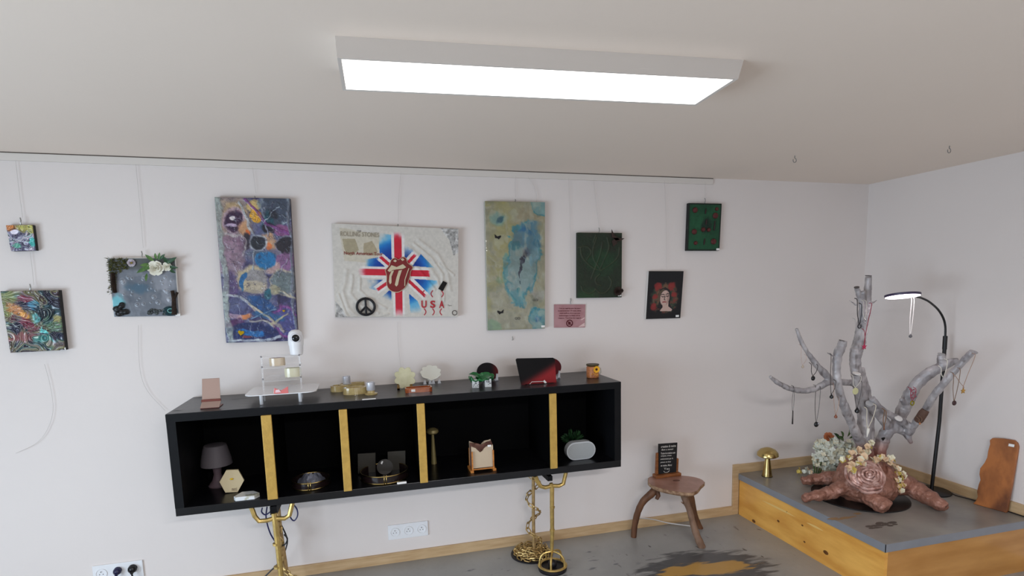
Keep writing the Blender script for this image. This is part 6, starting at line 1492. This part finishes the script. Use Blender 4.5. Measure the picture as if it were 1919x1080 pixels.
necklace((1723, 786), (1728, 784), (1724, 792), -.90, BRC, 'tiny brown cord knotted on the bare bark of the right branch', ('ball', mat('orange_bead', (170, 110, 70), .5), .007), .002)

# ------------------------------------------------------------------ flowers behind / on the root foot
fc = Vector((3.16, -.235, PT))
t = thing('flower_bunch', tuple(fc), 'bunch of pale mint and cream hydrangeas behind the sculpture', 'flowers')
HYM = mat('mint_white_petal', (212, 220, 206), .6, rgb2=(236, 230, 204), scale=9)
rng = random.Random(14)
k = MB(); k2 = MB()
def floret(mb, c, s_, rng):
    ax = Vector((rng.uniform(-1, .6), rng.uniform(-1, -.1), rng.uniform(-.2, 1))).normalized(); X, Y = mb.frame(ax); a0 = rng.uniform(0, PI)
    for q_ in range(4):
        a = a0 + q_ * PI / 2; d = X * math.cos(a) + Y * math.sin(a); e = ax.cross(d)
        mb.add([c, c + d * s_ * .6 - e * s_ * .5 + ax * s_ * .15, c + d * s_ * 1.1 + ax * s_ * .3, c + d * s_ * .6 + e * s_ * .5 + ax * s_ * .15], [(0, 1, 2, 3)])
for (px_, py_, R_, n, Yq_) in ((1560, 848, .10, 120, -.28), (1548, 862, .085, 90, -.30), (1585, 858, .09, 100, -.33), (1545, 836, .06, 50, -.24), (1572, 880, .075, 70, -.36), (1600, 845, .075, 60, -.34)):
    c = onY(px_, py_, Yq_)
    for i in range(n):
        d = Vector((rng.gauss(0, 1), rng.gauss(0, 1), rng.gauss(0, 1))).normalized(); floret(k if rng.random() < .6 else k2, c + d * R_ * rng.uniform(.75, 1.02), rng.uniform(.016, .023), rng)
o = k.build('mint_florets', mat('mint_petal', (220, 222, 208), .6), t, weld=False); o['kind'] = 'stuff'
o = k2.build('cream_florets', mat('cream_floret', (232, 224, 196), .6), t, weld=False); o['kind'] = 'stuff'
rose(onY(1553, 820, -.25), .036, t, 'orange_rose', mat('orange_rose_petal', (196, 120, 78), .6), (-.3, -.8, .5))
for (bx, by, tx, ty) in ((1575, 825, 1563, 812), (1580, 822, 1576, 808), (1588, 820, 1592, 804), (1592, 822, 1602, 812), (1582, 826, 1570, 818), (1596, 826, 1606, 820), (1570, 828, 1556, 822)):
    mp = m_px(onY(bx, by, -.27)); k = MB(); leaf_mesh(k, onY(bx, by, -.25), onY(tx, ty, -.29), 4.2 * mp, (0, -1, .4)); k.build('leaf', DGREEN if bx % 2 else GREEN, t)
for i in range(4): MB().tube([fc + Vector((.01 * i, 0, 0)), fc + Vector((.02 * i - .03, -.02 * i, .12))], .004, 5).build('stem', GREEN, t)
# trailing petals on the slab, left of the roots
t = thing('petal_spray', tuple(onZ(1535, 885, PT)), 'low trailing spray of mint and yellow petals beside the left roots', 'flowers')
lf = MB(); lf.add([(0, -.012, 0), (.011, -.002, .004), (.008, .012, .001), (-.008, .012, .001), (-.011, -.002, .004), (0, 0, -.002)], [(0, 1, 5), (1, 2, 5), (2, 3, 5), (3, 4, 5), (4, 0, 5)])
MP = mat('mint_petal', (204, 216, 206)); YP = mat('yellow_petal', (206, 182, 92), .6); PP = mat('peach_petal', (228, 196, 160), .6)
protos = {}
def petal(parent, c, s_, m, rng, name='petal'):
    key = m.name
    if key not in protos:
        me = bpy.data.meshes.new('petal_' + key); me.from_pydata(lf.v, [], lf.f); me.materials.append(m); protos[key] = me
    o = bpy.data.objects.new(name, protos[key]); COL.objects.link(o); o.parent = parent; o.location = Vector(c) - ORG[parent]
    o.rotation_euler = (rng.uniform(.3, 1.6), rng.uniform(-.5, .5), rng.uniform(-1.2, 1.2)); o.scale = (s_, s_, s_)
for i in range(46):
    u = rng.random(); x = 1493 + u * 85 + rng.uniform(-3, 3); y = 881 + 8 * u + rng.uniform(-4, 4) - (6 if u > .5 else 0)
    c = onZ(x, y, PT + rng.uniform(.010, .035)); m = YP if u < .18 else (MP if rng.random() < .7 else PP); petal(t, c, rng.uniform(1.0, 1.5), m, rng)
t = thing('petal_garland', tuple(TC + Vector((0, -.1, .25))), 'peach and cream petal garland draped over the copper root foot', 'garland')
gar = [(1580, 862), (1592, 858), (1600, 850), (1609, 845), (1617, 849), (1622, 858), (1612, 864), (1600, 868), (1588, 880), (1600, 884), (1625, 846), (1630, 838), (1634, 832), (1628, 842), (1637, 860), (1646, 862), (1652, 858), (1640, 866), (1662, 862), (1668, 858), (1672, 866), (1675, 874), (1680, 880), (1684, 886), (1690, 890), (1688, 896), (1683, 902), (1690, 908), (1684, 912), (1689, 920), (1610, 872), (1620, 868)]
P = spl([(x, y) for x, y in gar[:6]], 4)
for (x, y) in gar:
    for j in range(3):
        xx, yy = x + rng.uniform(-4, 4), y + rng.uniform(-3.5, 3.5)
        Yg = -.835 + .0 if y > 875 else -.80
        if x > 1675: Yg = -.80 - (y - 870) * .0012
        if y < 850: Yg = -.72 - .05
        petal(t, onY(xx, yy, Yg - .012), rng.uniform(1.2, 1.9), PP if rng.random() < .55 else (mat('cream_floret', (232, 224, 196)) if rng.random() < .7 else YP), rng)
MB().tube([onY(1585, 868, -.80), onY(1610, 858, -.80), onY(1640, 862, -.81), onY(1670, 868, -.81), onY(1688, 895, -.84), onY(1688, 920, -.86)], .002, 5).build('vine', mat('tan_vine', (150, 124, 88), .7), t)
# small dark blue trinket behind trunk fork
c = onY(1634, 822, -.62); tag(MB().box((c.x - .026, c.y, c.z - .009), (c.x + .026, c.y + .015, c.z + .009)).build('blue_clip', mat('navy_plastic', (28, 44, 62), .4), bevel=.003), 'small navy blue clip wedged in the trunk fork', 'clip')
